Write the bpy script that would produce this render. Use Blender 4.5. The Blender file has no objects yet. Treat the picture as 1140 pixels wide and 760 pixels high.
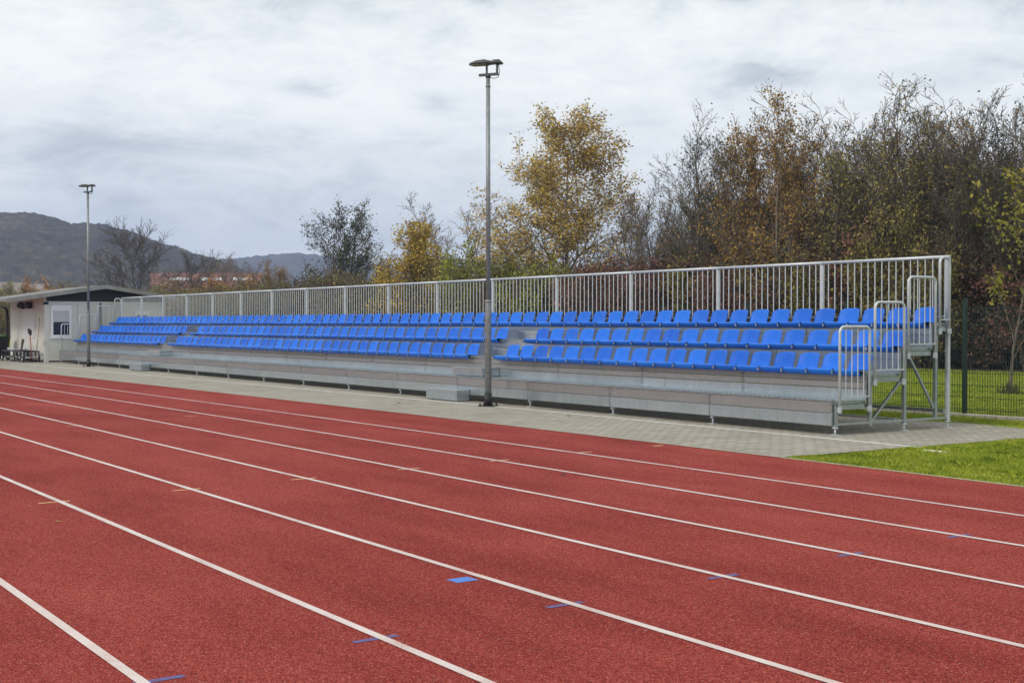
import bpy, bmesh, math, random
import numpy as np
from mathutils import Vector, Matrix, noise as mnoise

# ------------------------------------------------------------------ camera, sky, sun, exposure
scene = bpy.context.scene
COL = scene.collection
PHI, PITCH, EYE = 0.5834, -0.0143, 1.5594
FOCAL = 46.74
cam_d = bpy.data.cameras.new("camera")
cam_d.sensor_width = 36.0
cam_d.lens = FOCAL
cam_d.clip_start = 0.05
cam_d.clip_end = 9000
cam = bpy.data.objects.new("camera", cam_d)
COL.objects.link(cam)
FWD = Vector((-math.cos(PHI) * math.cos(PITCH), math.sin(PHI) * math.cos(PITCH), math.sin(PITCH)))
cam.location = (0, 0, EYE)
cam.rotation_euler = FWD.to_track_quat('-Z', 'Y').to_euler()
scene.camera = cam

scene.view_settings.view_transform = 'Standard'
scene.view_settings.look = 'None'
scene.view_settings.gamma = 1
scene.view_settings.exposure = 0.1
scene.view_settings.use_curve_mapping = False
scene.cycles.max_bounces = 8
scene.cycles.diffuse_bounces = 3
scene.cycles.glossy_bounces = 3
scene.cycles.volume_bounces = 1
scene.cycles.transparent_max_bounces = 12

SUN_DIR = Vector((0.12, -0.80, 0.62)).normalized()      # towards the sun
SUN_STRENGTH = 1.75
SUN_ANGLE = 14
SKY_STRENGTH = 0.05
CLOUD_STRENGTH = 1.19

sun_d = bpy.data.lights.new("sun", 'SUN')
sun_d.energy = SUN_STRENGTH
sun_d.angle = math.radians(SUN_ANGLE)
sun_d.color = (1.0, 0.93, 0.82)
sun = bpy.data.objects.new("sun", sun_d)
COL.objects.link(sun)
sun.rotation_euler = (-SUN_DIR).to_track_quat('-Z', 'Y').to_euler()
sun.location = (0, -20, 30)


class Nodes:
    """small helper round a node tree"""
    def __init__(self, tree):
        self.t = tree
        tree.nodes.clear()

    def n(self, kind, **kw):
        nd = self.t.nodes.new(kind)
        for k, v in kw.items():
            setattr(nd, k, v)
        return nd

    def l(self, a, b):
        self.t.links.new(a, b)

    def math(self, op, a, b=None, c=None, clamp=False):
        nd = self.n('ShaderNodeMath', operation=op, use_clamp=clamp)
        for i, v in enumerate((a, b, c)):
            if v is None:
                continue
            if isinstance(v, (int, float)):
                nd.inputs[i].default_value = v
            else:
                self.l(v, nd.inputs[i])
        return nd.outputs[0]

    def mix(self, f, a, b, mode='MIX'):
        nd = self.n('ShaderNodeMix', data_type='RGBA', blend_type=mode)
        for sock, v in ((nd.inputs[0], f), (nd.inputs[6], a), (nd.inputs[7], b)):
            if isinstance(v, (int, float)):
                sock.default_value = v
            elif isinstance(v, (tuple, list)):
                sock.default_value = (v[0], v[1], v[2], 1)
            else:
                self.l(v, sock)
        return nd.outputs[2]

    def ramp(self, f, stops, interp='LINEAR'):
        nd = self.n('ShaderNodeValToRGB')
        cr = nd.color_ramp
        cr.interpolation = interp
        while len(cr.elements) < len(stops):
            cr.elements.new(0.5)
        for e, (p, c) in zip(cr.elements, stops):
            e.position = p
            if isinstance(c, (int, float)):
                c = (c, c, c)
            e.color = (c[0], c[1], c[2], 1)
        self.l(f, nd.inputs[0])
        return nd.outputs[0]

    def noise(self, vec, scale, detail=4, rough=0.55, dist=0.0):
        nd = self.n('ShaderNodeTexNoise')
        nd.inputs['Scale'].default_value = scale
        nd.inputs['Detail'].default_value = detail
        nd.inputs['Roughness'].default_value = rough
        nd.inputs['Distortion'].default_value = dist
        if vec is not None:
            self.l(vec, nd.inputs['Vector'])
        return nd.outputs['Fac']

    def mapping(self, vec, scale=(1, 1, 1), rot=(0, 0, 0), loc=(0, 0, 0)):
        nd = self.n('ShaderNodeMapping')
        nd.inputs['Scale'].default_value = scale
        nd.inputs['Rotation'].default_value = rot
        nd.inputs['Location'].default_value = loc
        self.l(vec, nd.inputs['Vector'])
        return nd.outputs[0]


# ---- overcast world: Nishita sky seen through layered cloud, all in world directions
world = bpy.data.worlds.new("World")
scene.world = world
world.use_nodes = True
N = Nodes(world.node_tree)
sky = N.n('ShaderNodeTexSky', sky_type='NISHITA')
sky.sun_disc = False
sky.sun_elevation = math.asin(SUN_DIR.z)
sky.sun_rotation = math.atan2(SUN_DIR.x, SUN_DIR.y)
sky.altitude = 300
sky.air_density = 1.0
sky.dust_density = 2.0
bg_sky = N.n('ShaderNodeBackground')
bg_sky.inputs['Strength'].default_value = SKY_STRENGTH
N.l(sky.outputs[0], bg_sky.inputs['Color'])
tc = N.n('ShaderNodeTexCoord')
dirv = tc.outputs['Generated']
sep = N.n('ShaderNodeSeparateXYZ')
N.l(dirv, sep.inputs[0])
# azimuth measured clockwise (to the right) from the view heading, elevation ~ z
az0 = math.atan2(math.sin(PHI), -math.cos(PHI))
az = N.math('ARCTAN2', sep.outputs[1], sep.outputs[0])
az = N.math('SUBTRACT', az0, az)
el = sep.outputs[2]
comb = N.n('ShaderNodeCombineXYZ')
N.l(az, comb.inputs[0])
N.l(N.math('MULTIPLY', el, 2.1), comb.inputs[1])
cvec = comb.outputs[0]
warp = N.noise(N.mapping(cvec, loc=(3.1, 7.7, 0)), 14.0, 6, 0.65)
warp2 = N.noise(N.mapping(cvec, loc=(9.4, 1.2, 5)), 17.0, 6, 0.65)
n3 = N.noise(N.mapping(cvec, scale=(1, 1.3, 1), rot=(0, 0, 0.4), loc=(1.7, 4.4, 2)), 30.0, 7, 0.68, 0.3)
n1 = N.noise(N.mapping(cvec, scale=(1, 1, 1), rot=(0, 0, 0.5), loc=(0.35, 0.2, 1.0)), 4.2, 7, 0.58, 0.4)
n2 = N.noise(N.mapping(cvec, scale=(1, 1.4, 1), rot=(0, 0, 0.35), loc=(5.0, 2.0, 3.0)), 11.0, 8, 0.66, 0.8)
base = N.math('ADD', N.math('MULTIPLY', n1, 0.55), N.math('MULTIPLY', n2, 0.45))
base = N.math('ADD', base, N.math('MULTIPLY', N.math('SUBTRACT', n3, 0.5), 0.16))
# broad brightening / darkening banks: (azimuth, elevation, half width, half height, amount)
BANKS = [(-0.34, 0.135, 0.15, 0.024, -0.13), (-0.20, 0.10, 0.20, 0.028, -0.10), (0.0, 0.07, 0.25, 0.03, -0.05), (-0.36, 0.085, 0.10, 0.016, 0.05),
         (-0.29, 0.18, 0.22, 0.035, 0.09), (0.02, 0.205, 0.20, 0.06, 0.07), (0.28, 0.240, 0.24, 0.018, -0.14),
         (0.16, 0.255, 0.18, 0.02, -0.07), (0.33, 0.20, 0.13, 0.016, 0.06), (0.10, 0.13, 0.25, 0.05, 0.045),
         (-0.152, 0.171, 0.024, 0.006, -0.22), (-0.057, 0.160, 0.016, 0.006, -0.16), (0.190, 0.178, 0.034, 0.010, -0.27),
         (-0.10, 0.193, 0.012, 0.005, -0.06), (-0.265, 0.142, 0.035, 0.008, 0.12), (0.375, 0.215, 0.03, 0.012, -0.15), (-0.37, 0.24, 0.10, 0.012, -0.06),
         (0.05, 0.245, 0.12, 0.01, -0.04)]
wj = N.math('SUBTRACT', warp, 0.5)
wj2 = N.math('SUBTRACT', warp2, 0.5)
fluff = N.math('ADD', 0.25, N.math('MULTIPLY', n3, 1.5))
for (a0, e0, sa, se, amt) in BANKS:
    da = N.math('DIVIDE', N.math('ADD', N.math('SUBTRACT', az, a0), N.math('MULTIPLY', wj, sa * 1.6)), sa)
    de = N.math('DIVIDE', N.math('ADD', N.math('SUBTRACT', el, e0), N.math('MULTIPLY', wj2, se * 2.6)), se)
    q = N.math('ADD', N.math('MULTIPLY', da, da), N.math('MULTIPLY', de, de))
    g = N.math('POWER', 2.718, N.math('MULTIPLY', q, -0.9))
    base = N.math('ADD', base, N.math('MULTIPLY', N.math('MULTIPLY', g, fluff), amt))
cloud_col = N.ramp(base, [(0.26, (0.45, 0.49, 0.53)), (0.36, (0.595, 0.635, 0.66)), (0.45, (0.77, 0.80, 0.80)),
                          (0.54, (0.875, 0.895, 0.88)), (0.66, (0.98, 0.985, 0.955))])
bg_cl = N.n('ShaderNodeBackground')
bg_cl.inputs['Strength'].default_value = CLOUD_STRENGTH
N.l(cloud_col, bg_cl.inputs['Color'])
mixs = N.n('ShaderNodeMixShader')
mixs.inputs[0].default_value = 0.92
N.l(bg_sky.outputs[0], mixs.inputs[1])
N.l(bg_cl.outputs[0], mixs.inputs[2])
wout = N.n('ShaderNodeOutputWorld')
N.l(mixs.outputs[0], wout.inputs['Surface'])

# ------------------------------------------------------------------ helpers
rnd = random.Random(11)


def mat(name, fn=None, col=(0.5, 0.5, 0.5), rough=0.6, metal=0.0, var=0.12, vscale=6.0, bump=0.0, bscale=40.0, spec=0.5):
    """a Principled material whose colour wanders a little with a noise; fn(N, bsdf, objectcoords) may rewire it"""
    m = bpy.data.materials.new(name)
    m.use_nodes = True
    n = Nodes(m.node_tree)
    out = n.n('ShaderNodeOutputMaterial')
    b = n.n('ShaderNodeBsdfPrincipled')
    n.l(b.outputs[0], out.inputs[0])
    b.inputs['Roughness'].default_value = rough
    b.inputs['Metallic'].default_value = metal
    b.inputs['Specular IOR Level'].default_value = spec
    tcn = n.n('ShaderNodeTexCoord')
    geo = n.n('ShaderNodeNewGeometry')
    pos = geo.outputs['Position']
    if fn:
        fn(n, b, tcn, pos)
    else:
        f = n.noise(pos, vscale, 5, 0.6)
        c1 = tuple(max(0, x * (1 - var)) for x in col)
        c2 = tuple(min(1, x * (1 + var)) for x in col)
        n.l(n.ramp(f, [(0.3, c1), (0.7, c2)]), b.inputs['Base Color'])
        if bump:
            bp = n.n('ShaderNodeBump')
            bp.inputs['Strength'].default_value = bump
            bp.inputs['Distance'].default_value = 0.01
            n.l(n.noise(pos, bscale, 3), bp.inputs['Height'])
            n.l(bp.outputs[0], b.inputs['Normal'])
    return m


class MB:
    """collects boxes, bars and tubes into one mesh"""
    def __init__(self):
        self.v, self.f, self.smooth = [], [], []

    def _add(self, vs, fs, smooth=False):
        o = len(self.v)
        self.v += [tuple(p) for p in vs]
        self.f += [tuple(o + i for i in f) for f in fs]
        self.smooth += [smooth] * len(fs)
        return self

    def box(self, x0, x1, y0, y1, z0, z1):
        vs = [(x0, y0, z0), (x1, y0, z0), (x1, y1, z0), (x0, y1, z0), (x0, y0, z1), (x1, y0, z1), (x1, y1, z1), (x0, y1, z1)]
        return self._add(vs, [(0, 3, 2, 1), (4, 5, 6, 7), (0, 1, 5, 4), (1, 2, 6, 5), (2, 3, 7, 6), (3, 0, 4, 7)])

    def cbox(self, x0, x1, y0, y1, z0, z1, c=0.004):
        """box with all edges chamfered"""
        vs = []
        for sx, X in ((1, x0), (-1, x1)):
            for sy, Y in ((1, y0), (-1, y1)):
                for sz, Z in ((1, z0), (-1, z1)):
                    vs += [(X, Y + sy * c, Z + sz * c), (X + sx * c, Y, Z + sz * c), (X + sx * c, Y + sy * c, Z)]
        bm = bmesh.new()
        for p in vs:
            bm.verts.new(p)
        bmesh.ops.convex_hull(bm, input=bm.verts[:])
        bm.verts.index_update()
        self._add([v.co[:] for v in bm.verts], [tuple(v.index for v in f.verts) for f in bm.faces])
        bm.free()
        return self

    def bar(self, p0, p1, w, h=None, up=(0, 0, 1)):
        h = w if h is None else h
        p0, p1 = Vector(p0), Vector(p1)
        d = (p1 - p0).normalized()
        u = Vector(up)
        if abs(d.dot(u)) > 0.98:
            u = Vector((0, 1, 0))
        s = d.cross(u).normalized()
        t = s.cross(d)
        vs = []
        for p in (p0, p1):
            for a, b in ((-1, -1), (1, -1), (1, 1), (-1, 1)):
                vs.append(p + s * (a * w / 2) + t * (b * h / 2))
        return self._add(vs, [(0, 1, 2, 3), (7, 6, 5, 4), (0, 4, 5, 1), (1, 5, 6, 2), (2, 6, 7, 3), (3, 7, 4, 0)])

    def tube(self, pts, r, n=8, cap=True):
        pts = [Vector(p) for p in pts]
        rs = r if isinstance(r, (list, tuple)) else [r] * len(pts)
        o = len(self.v)
        prev = None
        for i, p in enumerate(pts):
            a = pts[max(0, i - 1)]
            b = pts[min(len(pts) - 1, i + 1)]
            d = (b - a).normalized()
            if prev is None:
                u = Vector((0, 0, 1)) if abs(d.z) < 0.9 else Vector((0, 1, 0))
                s = d.cross(u).normalized()
            else:
                s = (prev - d * prev.dot(d)).normalized()
            prev = s
            t = d.cross(s)
            for k in range(n):
                q = 2 * math.pi * k / n
                self.v.append(tuple(p + (s * math.cos(q) + t * math.sin(q)) * rs[i]))
        for i in range(len(pts) - 1):
            for k in range(n):
                k2 = (k + 1) % n
                self.f.append((o + i * n + k, o + i * n + k2, o + (i + 1) * n + k2, o + (i + 1) * n + k))
                self.smooth.append(True)
        if cap:
            self.f.append(tuple(o + k for k in reversed(range(n))))
            self.f.append(tuple(o + (len(pts) - 1) * n + k for k in range(n)))
            self.smooth += [False, False]
        return self

    def disc(self, c, r, h, axis, n=16):
        c, a = Vector(c), Vector(axis).normalized()
        return self.tube([c - a * h / 2, c + a * h / 2], r, n)

    def prism(self, poly, axis, a, b):
        """poly is a list of 2-D points swept along an axis from a to b: 'x' -> (y,z), 'y' -> (x,z), 'z' -> (x,y)"""
        def P(q, t):
            return {'x': (t, q[0], q[1]), 'y': (q[0], t, q[1]), 'z': (q[0], q[1], t)}[axis]
        n = len(poly)
        vs = [P(q, a) for q in poly] + [P(q, b) for q in poly]
        fs = [tuple(range(n)), tuple(reversed(range(n, 2 * n)))]
        fs += [(i, n + i, n + (i + 1) % n, (i + 1) % n) for i in range(n)]
        return self._add(vs, fs)

    def quad(self, a, b, c, d):
        return self._add([a, b, c, d], [(0, 1, 2, 3)])

    def mesh(self, name, m, fix=True):
        me = bpy.data.meshes.new(name)
        me.from_pydata(self.v, [], self.f)
        me.polygons.foreach_set('use_smooth', self.smooth)
        if fix:
            bm = bmesh.new()
            bm.from_mesh(me)
            bmesh.ops.recalc_face_normals(bm, faces=bm.faces[:])
            bm.to_mesh(me)
            bm.free()
        if m:
            me.materials.append(m)
        me.update()
        return me

    def build(self, name, m, parent=None, fix=True):
        return link(name, self.mesh(name, m, fix), parent)


def link(name, me, parent=None):
    o = bpy.data.objects.new(name, me)
    COL.objects.link(o)
    if parent:
        o.parent = parent
    return o


def empty(name, loc=(0, 0, 0), rz=0.0):
    o = bpy.data.objects.new(name, None)
    o.empty_display_size = 0.3
    COL.objects.link(o)
    o.location = loc
    o.rotation_euler = (0, 0, rz)
    return o


def tag(o, label=None, cat=None, group=None, kind=None):
    for k, v in (('label', label), ('category', cat), ('group', group), ('kind', kind)):
        if v:
            o[k] = v
    return o


def copy_tree(o, loc=None, rz=None, sc=None, parent=None):
    c = o.copy()
    COL.objects.link(c)
    if parent:
        c.parent = parent
    if loc is not None:
        c.location = loc
    if rz is not None:
        c.rotation_euler = (0, 0, rz)
    if sc is not None:
        c.scale = sc if isinstance(sc, tuple) else (sc, sc, sc)
    for ch in list(o.children):
        copy_tree(ch, parent=c)
    return c


# ------------------------------------------------------------------ materials
def f_galv(n, b, tcn, pos):
    v = n.n('ShaderNodeTexVoronoi', feature='F1')
    v.inputs['Scale'].default_value = 45
    n.l(pos, v.inputs['Vector'])
    spangle = n.n('ShaderNodeSeparateColor')
    n.l(v.outputs['Color'], spangle.inputs[0])
    oi = n.n('ShaderNodeObjectInfo')
    big = n.noise(pos, 1.7, 5, 0.6)
    streak = n.noise(n.mapping(pos, scale=(11, 11, 0.9)), 1.0, 4, 0.65)
    f = n.math('ADD', n.math('MULTIPLY', spangle.outputs[0], 0.14), n.math('MULTIPLY', big, 0.34))
    f = n.math('ADD', f, n.math('MULTIPLY', streak, 0.32))
    f = n.math('ADD', f, n.math('MULTIPLY', oi.outputs['Random'], 0.20))
    n.l(n.ramp(f, [(0.28, (0.36, 0.41, 0.43)), (0.5, (0.455, 0.51, 0.535)), (0.75, (0.58, 0.63, 0.65))]), b.inputs['Base Color'])
    n.l(n.ramp(streak, [(0.25, 0.27), (0.75, 0.34)]), b.inputs['Roughness'])
    b.inputs['Metallic'].default_value = 0.86


M_GALV = mat('galvanised_steel', f_galv)


def f_plank(n, b, tcn, pos):
    oi = n.n('ShaderNodeObjectInfo')
    big = n.noise(n.mapping(pos, scale=(0.6, 1, 6)), 1.6, 5, 0.6)
    streak = n.noise(n.mapping(pos, scale=(14, 14, 1.2)), 1.0, 4, 0.65)
    f = n.math('ADD', n.math('MULTIPLY', big, 0.42), n.math('MULTIPLY', streak, 0.36))
    f = n.math('ADD', f, n.math('MULTIPLY', oi.outputs['Random'], 0.22))
    n.l(n.ramp(f, [(0.28, (0.235, 0.222, 0.222)), (0.5, (0.285, 0.272, 0.272)), (0.75, (0.345, 0.332, 0.33))]), b.inputs['Base Color'])
    b.inputs['Roughness'].default_value = 0.42
    b.inputs['Metallic'].default_value = 0.55


M_PLANK = mat('brownish_alloy_plank', f_plank)


def f_rail(n, b, tcn, pos):
    big = n.noise(pos, 9.0, 5, 0.6)
    n.l(n.ramp(big, [(0.3, (0.48, 0.525, 0.55)), (0.7, (0.60, 0.635, 0.65))]), b.inputs['Base Color'])
    b.inputs['Roughness'].default_value = 0.5
    b.inputs['Metallic'].default_value = 0.45


M_RAIL = mat('galvanised_rail', f_rail)
M_POLE = mat('galvanised_pole', None, (0.25, 0.27, 0.28), 0.5, 0.5, 0.25, 14)
M_BLACK = mat('black_rubber', None, (0.012, 0.012, 0.014), 0.6, 0, 0.3, 8)
M_LAMP = mat('grey_lamp_housing', None, (0.06, 0.07, 0.075), 0.5, 0.2, 0.2, 8)
M_GLASS_LED = mat('lamp_glass', None, (0.16, 0.17, 0.17), 0.25, 0, 0.2, 30)


def f_seat(n, b, tcn, pos):
    oi = n.n('ShaderNodeObjectInfo')
    big = n.noise(pos, 14.0, 4, 0.6)
    f = n.math('ADD', n.math('MULTIPLY', oi.outputs['Random'], 0.5), n.math('MULTIPLY', big, 0.5))
    n.l(n.ramp(f, [(0.2, (0.004, 0.105, 0.54)), (0.8, (0.012, 0.165, 0.70))]), b.inputs['Base Color'])
    n.l(n.ramp(n.noise(pos, 30, 4), [(0.3, 0.38), (0.7, 0.5)]), b.inputs['Roughness'])
    b.inputs['Specular IOR Level'].default_value = 0.3


M_SEAT = mat('blue_plastic', f_seat)


def f_track(n, b, tcn, pos):
    p2 = n.mapping(pos, scale=(1, 1, 0.0))
    grain = n.n('ShaderNodeTexVoronoi', feature='F1')
    grain.inputs['Scale'].default_value = 170
    n.l(p2, grain.inputs['Vector'])
    gc = n.n('ShaderNodeSeparateColor')
    n.l(grain.outputs['Color'], gc.inputs[0])
    clump = n.noise(p2, 28, 4, 0.7)
    mid = n.noise(n.mapping(p2, scale=(0.35, 1, 1)), 1.6, 6, 0.62)
    big = n.noise(n.mapping(p2, scale=(0.5, 1, 1)), 0.33, 4, 0.55)
    f = n.math('ADD', n.math('MULTIPLY', gc.outputs[0], 0.36), n.math('MULTIPLY', clump, 0.34))
    f = n.math('ADD', f, n.math('MULTIPLY', n.math('ADD', n.math('MULTIPLY', n.math('SUBTRACT', mid, 0.5), 1.5), 0.5), 0.18))
    f = n.math('ADD', f, n.math('MULTIPLY', n.math('ADD', n.math('MULTIPLY', n.math('SUBTRACT', big, 0.5), 1.6), 0.5), 0.12))
    c = n.ramp(f, [(0.28, (0.080, 0.010, 0.008)), (0.42, (0.205, 0.026, 0.0205)), (0.56, (0.285, 0.039, 0.031)), (0.74, (0.49, 0.122, 0.095))])
    # pale worn grains
    pale = n.math('GREATER_THAN', gc.outputs[1], 0.965)
    c = n.mix(n.math('MULTIPLY', pale, 0.55), c, (0.62, 0.30, 0.26))
    n.l(c, b.inputs['Base Color'])
    b.inputs['Roughness'].default_value = 0.9
    b.inputs['Specular IOR Level'].default_value = 0.08
    bp = n.n('ShaderNodeBump')
    bp.inputs['Strength'].default_value = 0.7
    bp.inputs['Distance'].default_value = 0.004
    n.l(n.math('ADD', grain.outputs['Distance'], clump), bp.inputs['Height'])
    n.l(bp.outputs[0], b.inputs['Normal'])


M_TRACK = mat('red_rubber_track', f_track)


def f_line(n, b, tcn, pos):
    p2 = n.mapping(pos, scale=(1, 1, 0.0))
    g = n.noise(p2, 120, 3, 0.7)
    w = n.noise(p2, 2.2, 5, 0.65)
    f = n.math('ADD', n.math('MULTIPLY', g, 0.55), n.math('MULTIPLY', w, 0.45))
    n.l(n.ramp(f, [(0.34, (0.36, 0.15, 0.12)), (0.43, (0.56, 0.43, 0.40)), (0.58, (0.69, 0.61, 0.58))]), b.inputs['Base Color'])
    b.inputs['Roughness'].default_value = 0.8


M_LINE = mat('white_line_paint', f_line)


def f_mark(c1, c2):
    def fn(n, b, tcn, pos):
        p2 = n.mapping(pos, scale=(1, 1, 0.0))
        g = n.noise(p2, 45, 4, 0.75)
        n.l(n.ramp(g, [(0.36, (0.27, 0.036, 0.03)), (0.46, c1), (0.75, c2)]), b.inputs['Base Color'])
        b.inputs['Roughness'].default_value = 0.8
    return fn


M_YELLOW = mat('yellow_mark_paint', f_mark((0.66, 0.42, 0.19), (0.74, 0.54, 0.30)))
M_BLUEMARK = mat('blue_mark_paint', f_mark((0.09, 0.085, 0.22), (0.10, 0.14, 0.42)))
M_BLUESQ = mat('bright_blue_mark_paint', f_mark((0.05, 0.20, 0.62), (0.10, 0.32, 0.78)))


def f_paver(n, b, tcn, pos):
    p2 = n.mapping(pos, scale=(1, 1, 0.0), rot=(0, 0, math.pi / 2))
    br = n.n('ShaderNodeTexBrick')
    br.inputs['Scale'].default_value = 1.0
    br.inputs['Brick Width'].default_value = 0.20
    br.inputs['Row Height'].default_value = 0.10
    br.inputs['Mortar Size'].default_value = 0.010
    br.inputs['Mortar Smooth'].default_value = 0.3
    br.inputs['Color1'].default_value = (0.0, 0.0, 0.0, 1)
    br.inputs['Color2'].default_value = (1.0, 1.0, 1.0, 1)
    br.inputs['Mortar'].default_value = (0.5, 0.5, 0.5, 1)
    n.l(p2, br.inputs['Vector'])
    big = n.noise(pos, 0.55, 6, 0.65)
    fine = n.noise(pos, 60, 4, 0.7)
    sc = n.n('ShaderNodeSeparateColor')
    n.l(br.outputs['Color'], sc.inputs[0])
    f = n.math('ADD', n.math('MULTIPLY', sc.outputs[0], 0.26), n.math('ADD', n.math('MULTIPLY', big, 0.46), n.math('MULTIPLY', fine, 0.28)))
    c = n.ramp(f, [(0.25, (0.235, 0.215, 0.175)), (0.5, (0.345, 0.318, 0.262)), (0.75, (0.44, 0.405, 0.335))])
    c = n.mix(n.math('MULTIPLY', br.outputs['Fac'], 0.75), c, (0.13, 0.125, 0.11))
    n.l(c, b.inputs['Base Color'])
    b.inputs['Roughness'].default_value = 0.9
    b.inputs['Specular IOR Level'].default_value = 0.25
    bp = n.n('ShaderNodeBump')
    bp.inputs['Strength'].default_value = 0.6
    bp.inputs['Distance'].default_value = 0.006
    n.l(n.math('SUBTRACT', fine, n.math('MULTIPLY', br.outputs['Fac'], 1.5)), bp.inputs['Height'])
    n.l(bp.outputs[0], b.inputs['Normal'])


M_PAVER = mat('concrete_pavers', f_paver)


def f_grass(n, b, tcn, pos):
    a = n.noise(pos, 0.35, 5, 0.6)
    c = n.noise(pos, 7.0, 6, 0.7)
    d = n.noise(pos, 45.0, 4, 0.7)
    f = n.math('ADD', n.math('MULTIPLY', a, 0.4), n.math('ADD', n.math('MULTIPLY', c, 0.35), n.math('MULTIPLY', d, 0.25)))
    n.l(n.ramp(f, [(0.30, (0.085, 0.085, 0.018)), (0.5, (0.19, 0.235, 0.02)), (0.70, (0.34, 0.36, 0.045))]), b.inputs['Base Color'])
    b.inputs['Roughness'].default_value = 0.95
    b.inputs['Specular IOR Level'].default_value = 0.15
    bp = n.n('ShaderNodeBump')
    bp.inputs['Strength'].default_value = 1.0
    bp.inputs['Distance'].default_value = 0.05
    n.l(n.math('ADD', c, d), bp.inputs['Height'])
    n.l(bp.outputs[0], b.inputs['Normal'])


M_GROUND = mat('lawn_ground', f_grass)


def f_blade(n, b, tcn, pos):
    geo = n.n('ShaderNodeNewGeometry')
    big = n.noise(pos, 0.9, 6, 0.7)
    f = n.math('ADD', n.math('MULTIPLY', geo.outputs['Random Per Island'], 0.40), n.math('MULTIPLY', n.math('ADD', n.math('MULTIPLY', n.math('SUBTRACT', big, 0.5), 2.2), 0.5), 0.60))
    n.l(n.ramp(f, [(0.10, (0.065, 0.09, 0.012)), (0.36, (0.18, 0.25, 0.017)), (0.62, (0.33, 0.39, 0.022)), (0.92, (0.50, 0.45, 0.13))]), b.inputs['Base Color'])
    b.inputs['Roughness'].default_value = 0.6
    b.inputs['Specular IOR Level'].default_value = 0.25


M_BLADE = mat('grass_blades', f_blade)
M_LITTER = mat('leaf_litter', None, (0.075, 0.055, 0.035), 0.95, 0, 0.55, 3.0, 0.8, 20)


def f_leaf(stops):
    def fn(n, b, tcn, pos):
        geo = n.n('ShaderNodeNewGeometry')
        oi = n.n('ShaderNodeObjectInfo')
        big = n.noise(pos, 0.55, 4, 0.6)
        f = n.math('ADD', n.math('MULTIPLY', geo.outputs['Random Per Island'], 0.5), n.math('MULTIPLY', big, 0.55))
        f = n.math('ADD', f, n.math('MULTIPLY', n.math('SUBTRACT', oi.outputs['Random'], 0.5), 0.16))
        n.l(n.ramp(f, stops), b.inputs['Base Color'])
        b.inputs['Roughness'].default_value = 0.7
        b.inputs['Specular IOR Level'].default_value = 0.2
    return fn


LEAF = {
    'golden': [(0.2, (0.25, 0.17, 0.05)), (0.45, (0.48, 0.32, 0.075)), (0.65, (0.60, 0.43, 0.11)), (0.85, (0.46, 0.45, 0.14))],
    'yellow': [(0.2, (0.26, 0.16, 0.02)), (0.5, (0.44, 0.29, 0.035)), (0.8, (0.54, 0.42, 0.08))],
    'dark': [(0.2, (0.032, 0.038, 0.019)), (0.5, (0.069, 0.074, 0.030)), (0.8, (0.137, 0.126, 0.047))],
    'brown': [(0.2, (0.107, 0.066, 0.026)), (0.45, (0.246, 0.134, 0.036)), (0.7, (0.394, 0.238, 0.053)), (0.9, (0.246, 0.214, 0.066))],
    'lime': [(0.2, (0.13, 0.15, 0.018)), (0.5, (0.25, 0.27, 0.03)), (0.8, (0.38, 0.36, 0.06))],
    'younglime': [(0.2, (0.10, 0.10, 0.018)), (0.5, (0.20, 0.19, 0.03)), (0.8, (0.30, 0.25, 0.05))],
    'redbrown': [(0.2, (0.073, 0.040, 0.031)), (0.5, (0.151, 0.079, 0.060)), (0.8, (0.278, 0.126, 0.091))],
    'olive': [(0.2, (0.073, 0.062, 0.026)), (0.5, (0.158, 0.131, 0.044)), (0.8, (0.301, 0.242, 0.065))],
    'darkbrown': [(0.2, (0.062, 0.047, 0.035)), (0.5, (0.124, 0.090, 0.062)), (0.8, (0.231, 0.164, 0.101))],
    'orange': [(0.2, (0.182, 0.078, 0.023)), (0.5, (0.364, 0.163, 0.039)), (0.8, (0.468, 0.286, 0.078))],
}
M_LEAF = {k: mat(k + '_leaves', f_leaf(v)) for k, v in LEAF.items()}
M_BARK = mat('grey_bark', None, (0.15, 0.125, 0.10), 0.9, 0, 0.4, 5.0)
M_BARK_PALE = mat('pale_bark', None, (0.27, 0.245, 0.21), 0.9, 0, 0.35, 5.0)
M_BARK_DARK = mat('dark_bark', None, (0.085, 0.068, 0.054), 0.9, 0, 0.4, 5.0)


def f_hill(n, b, tcn, pos):
    a = n.noise(pos, 0.16, 6, 0.75)
    c = n.noise(pos, 0.014, 5, 0.6)
    f = n.math('ADD', n.math('MULTIPLY', a, 0.65), n.math('MULTIPLY', c, 0.35))
    n.l(n.ramp(f, [(0.36, (0.006, 0.006, 0.006)), (0.45, (0.040, 0.028, 0.024)), (0.55, (0.062, 0.056, 0.032)), (0.66, (0.20, 0.12, 0.085))]), b.inputs['Base Color'])
    b.inputs['Roughness'].default_value = 1.0
    b.inputs['Specular IOR Level'].default_value = 0.0


M_HILL = mat('autumn_forest_hill', f_hill)

# ------------------------------------------------------------------ the setting: ground, track, pavement
BX = [-200, -60, -47, -41, -31, -20, -11, -6, 0, 60]
BV = [-0.85, -0.58, -0.43, -0.32, -0.10, 0.07, 0.09, 0.03, 0.0, 0.0]


def bend(x, y):
    """the straight drifts sideways by a hand's breadth along its length"""
    return float(np.interp(x, BX, BV)) * (y / 9.3) ** 2


XS = [-180, -140, -110] + [-100 + 2.5 * i for i in range(47)] + [22, 40]


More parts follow.
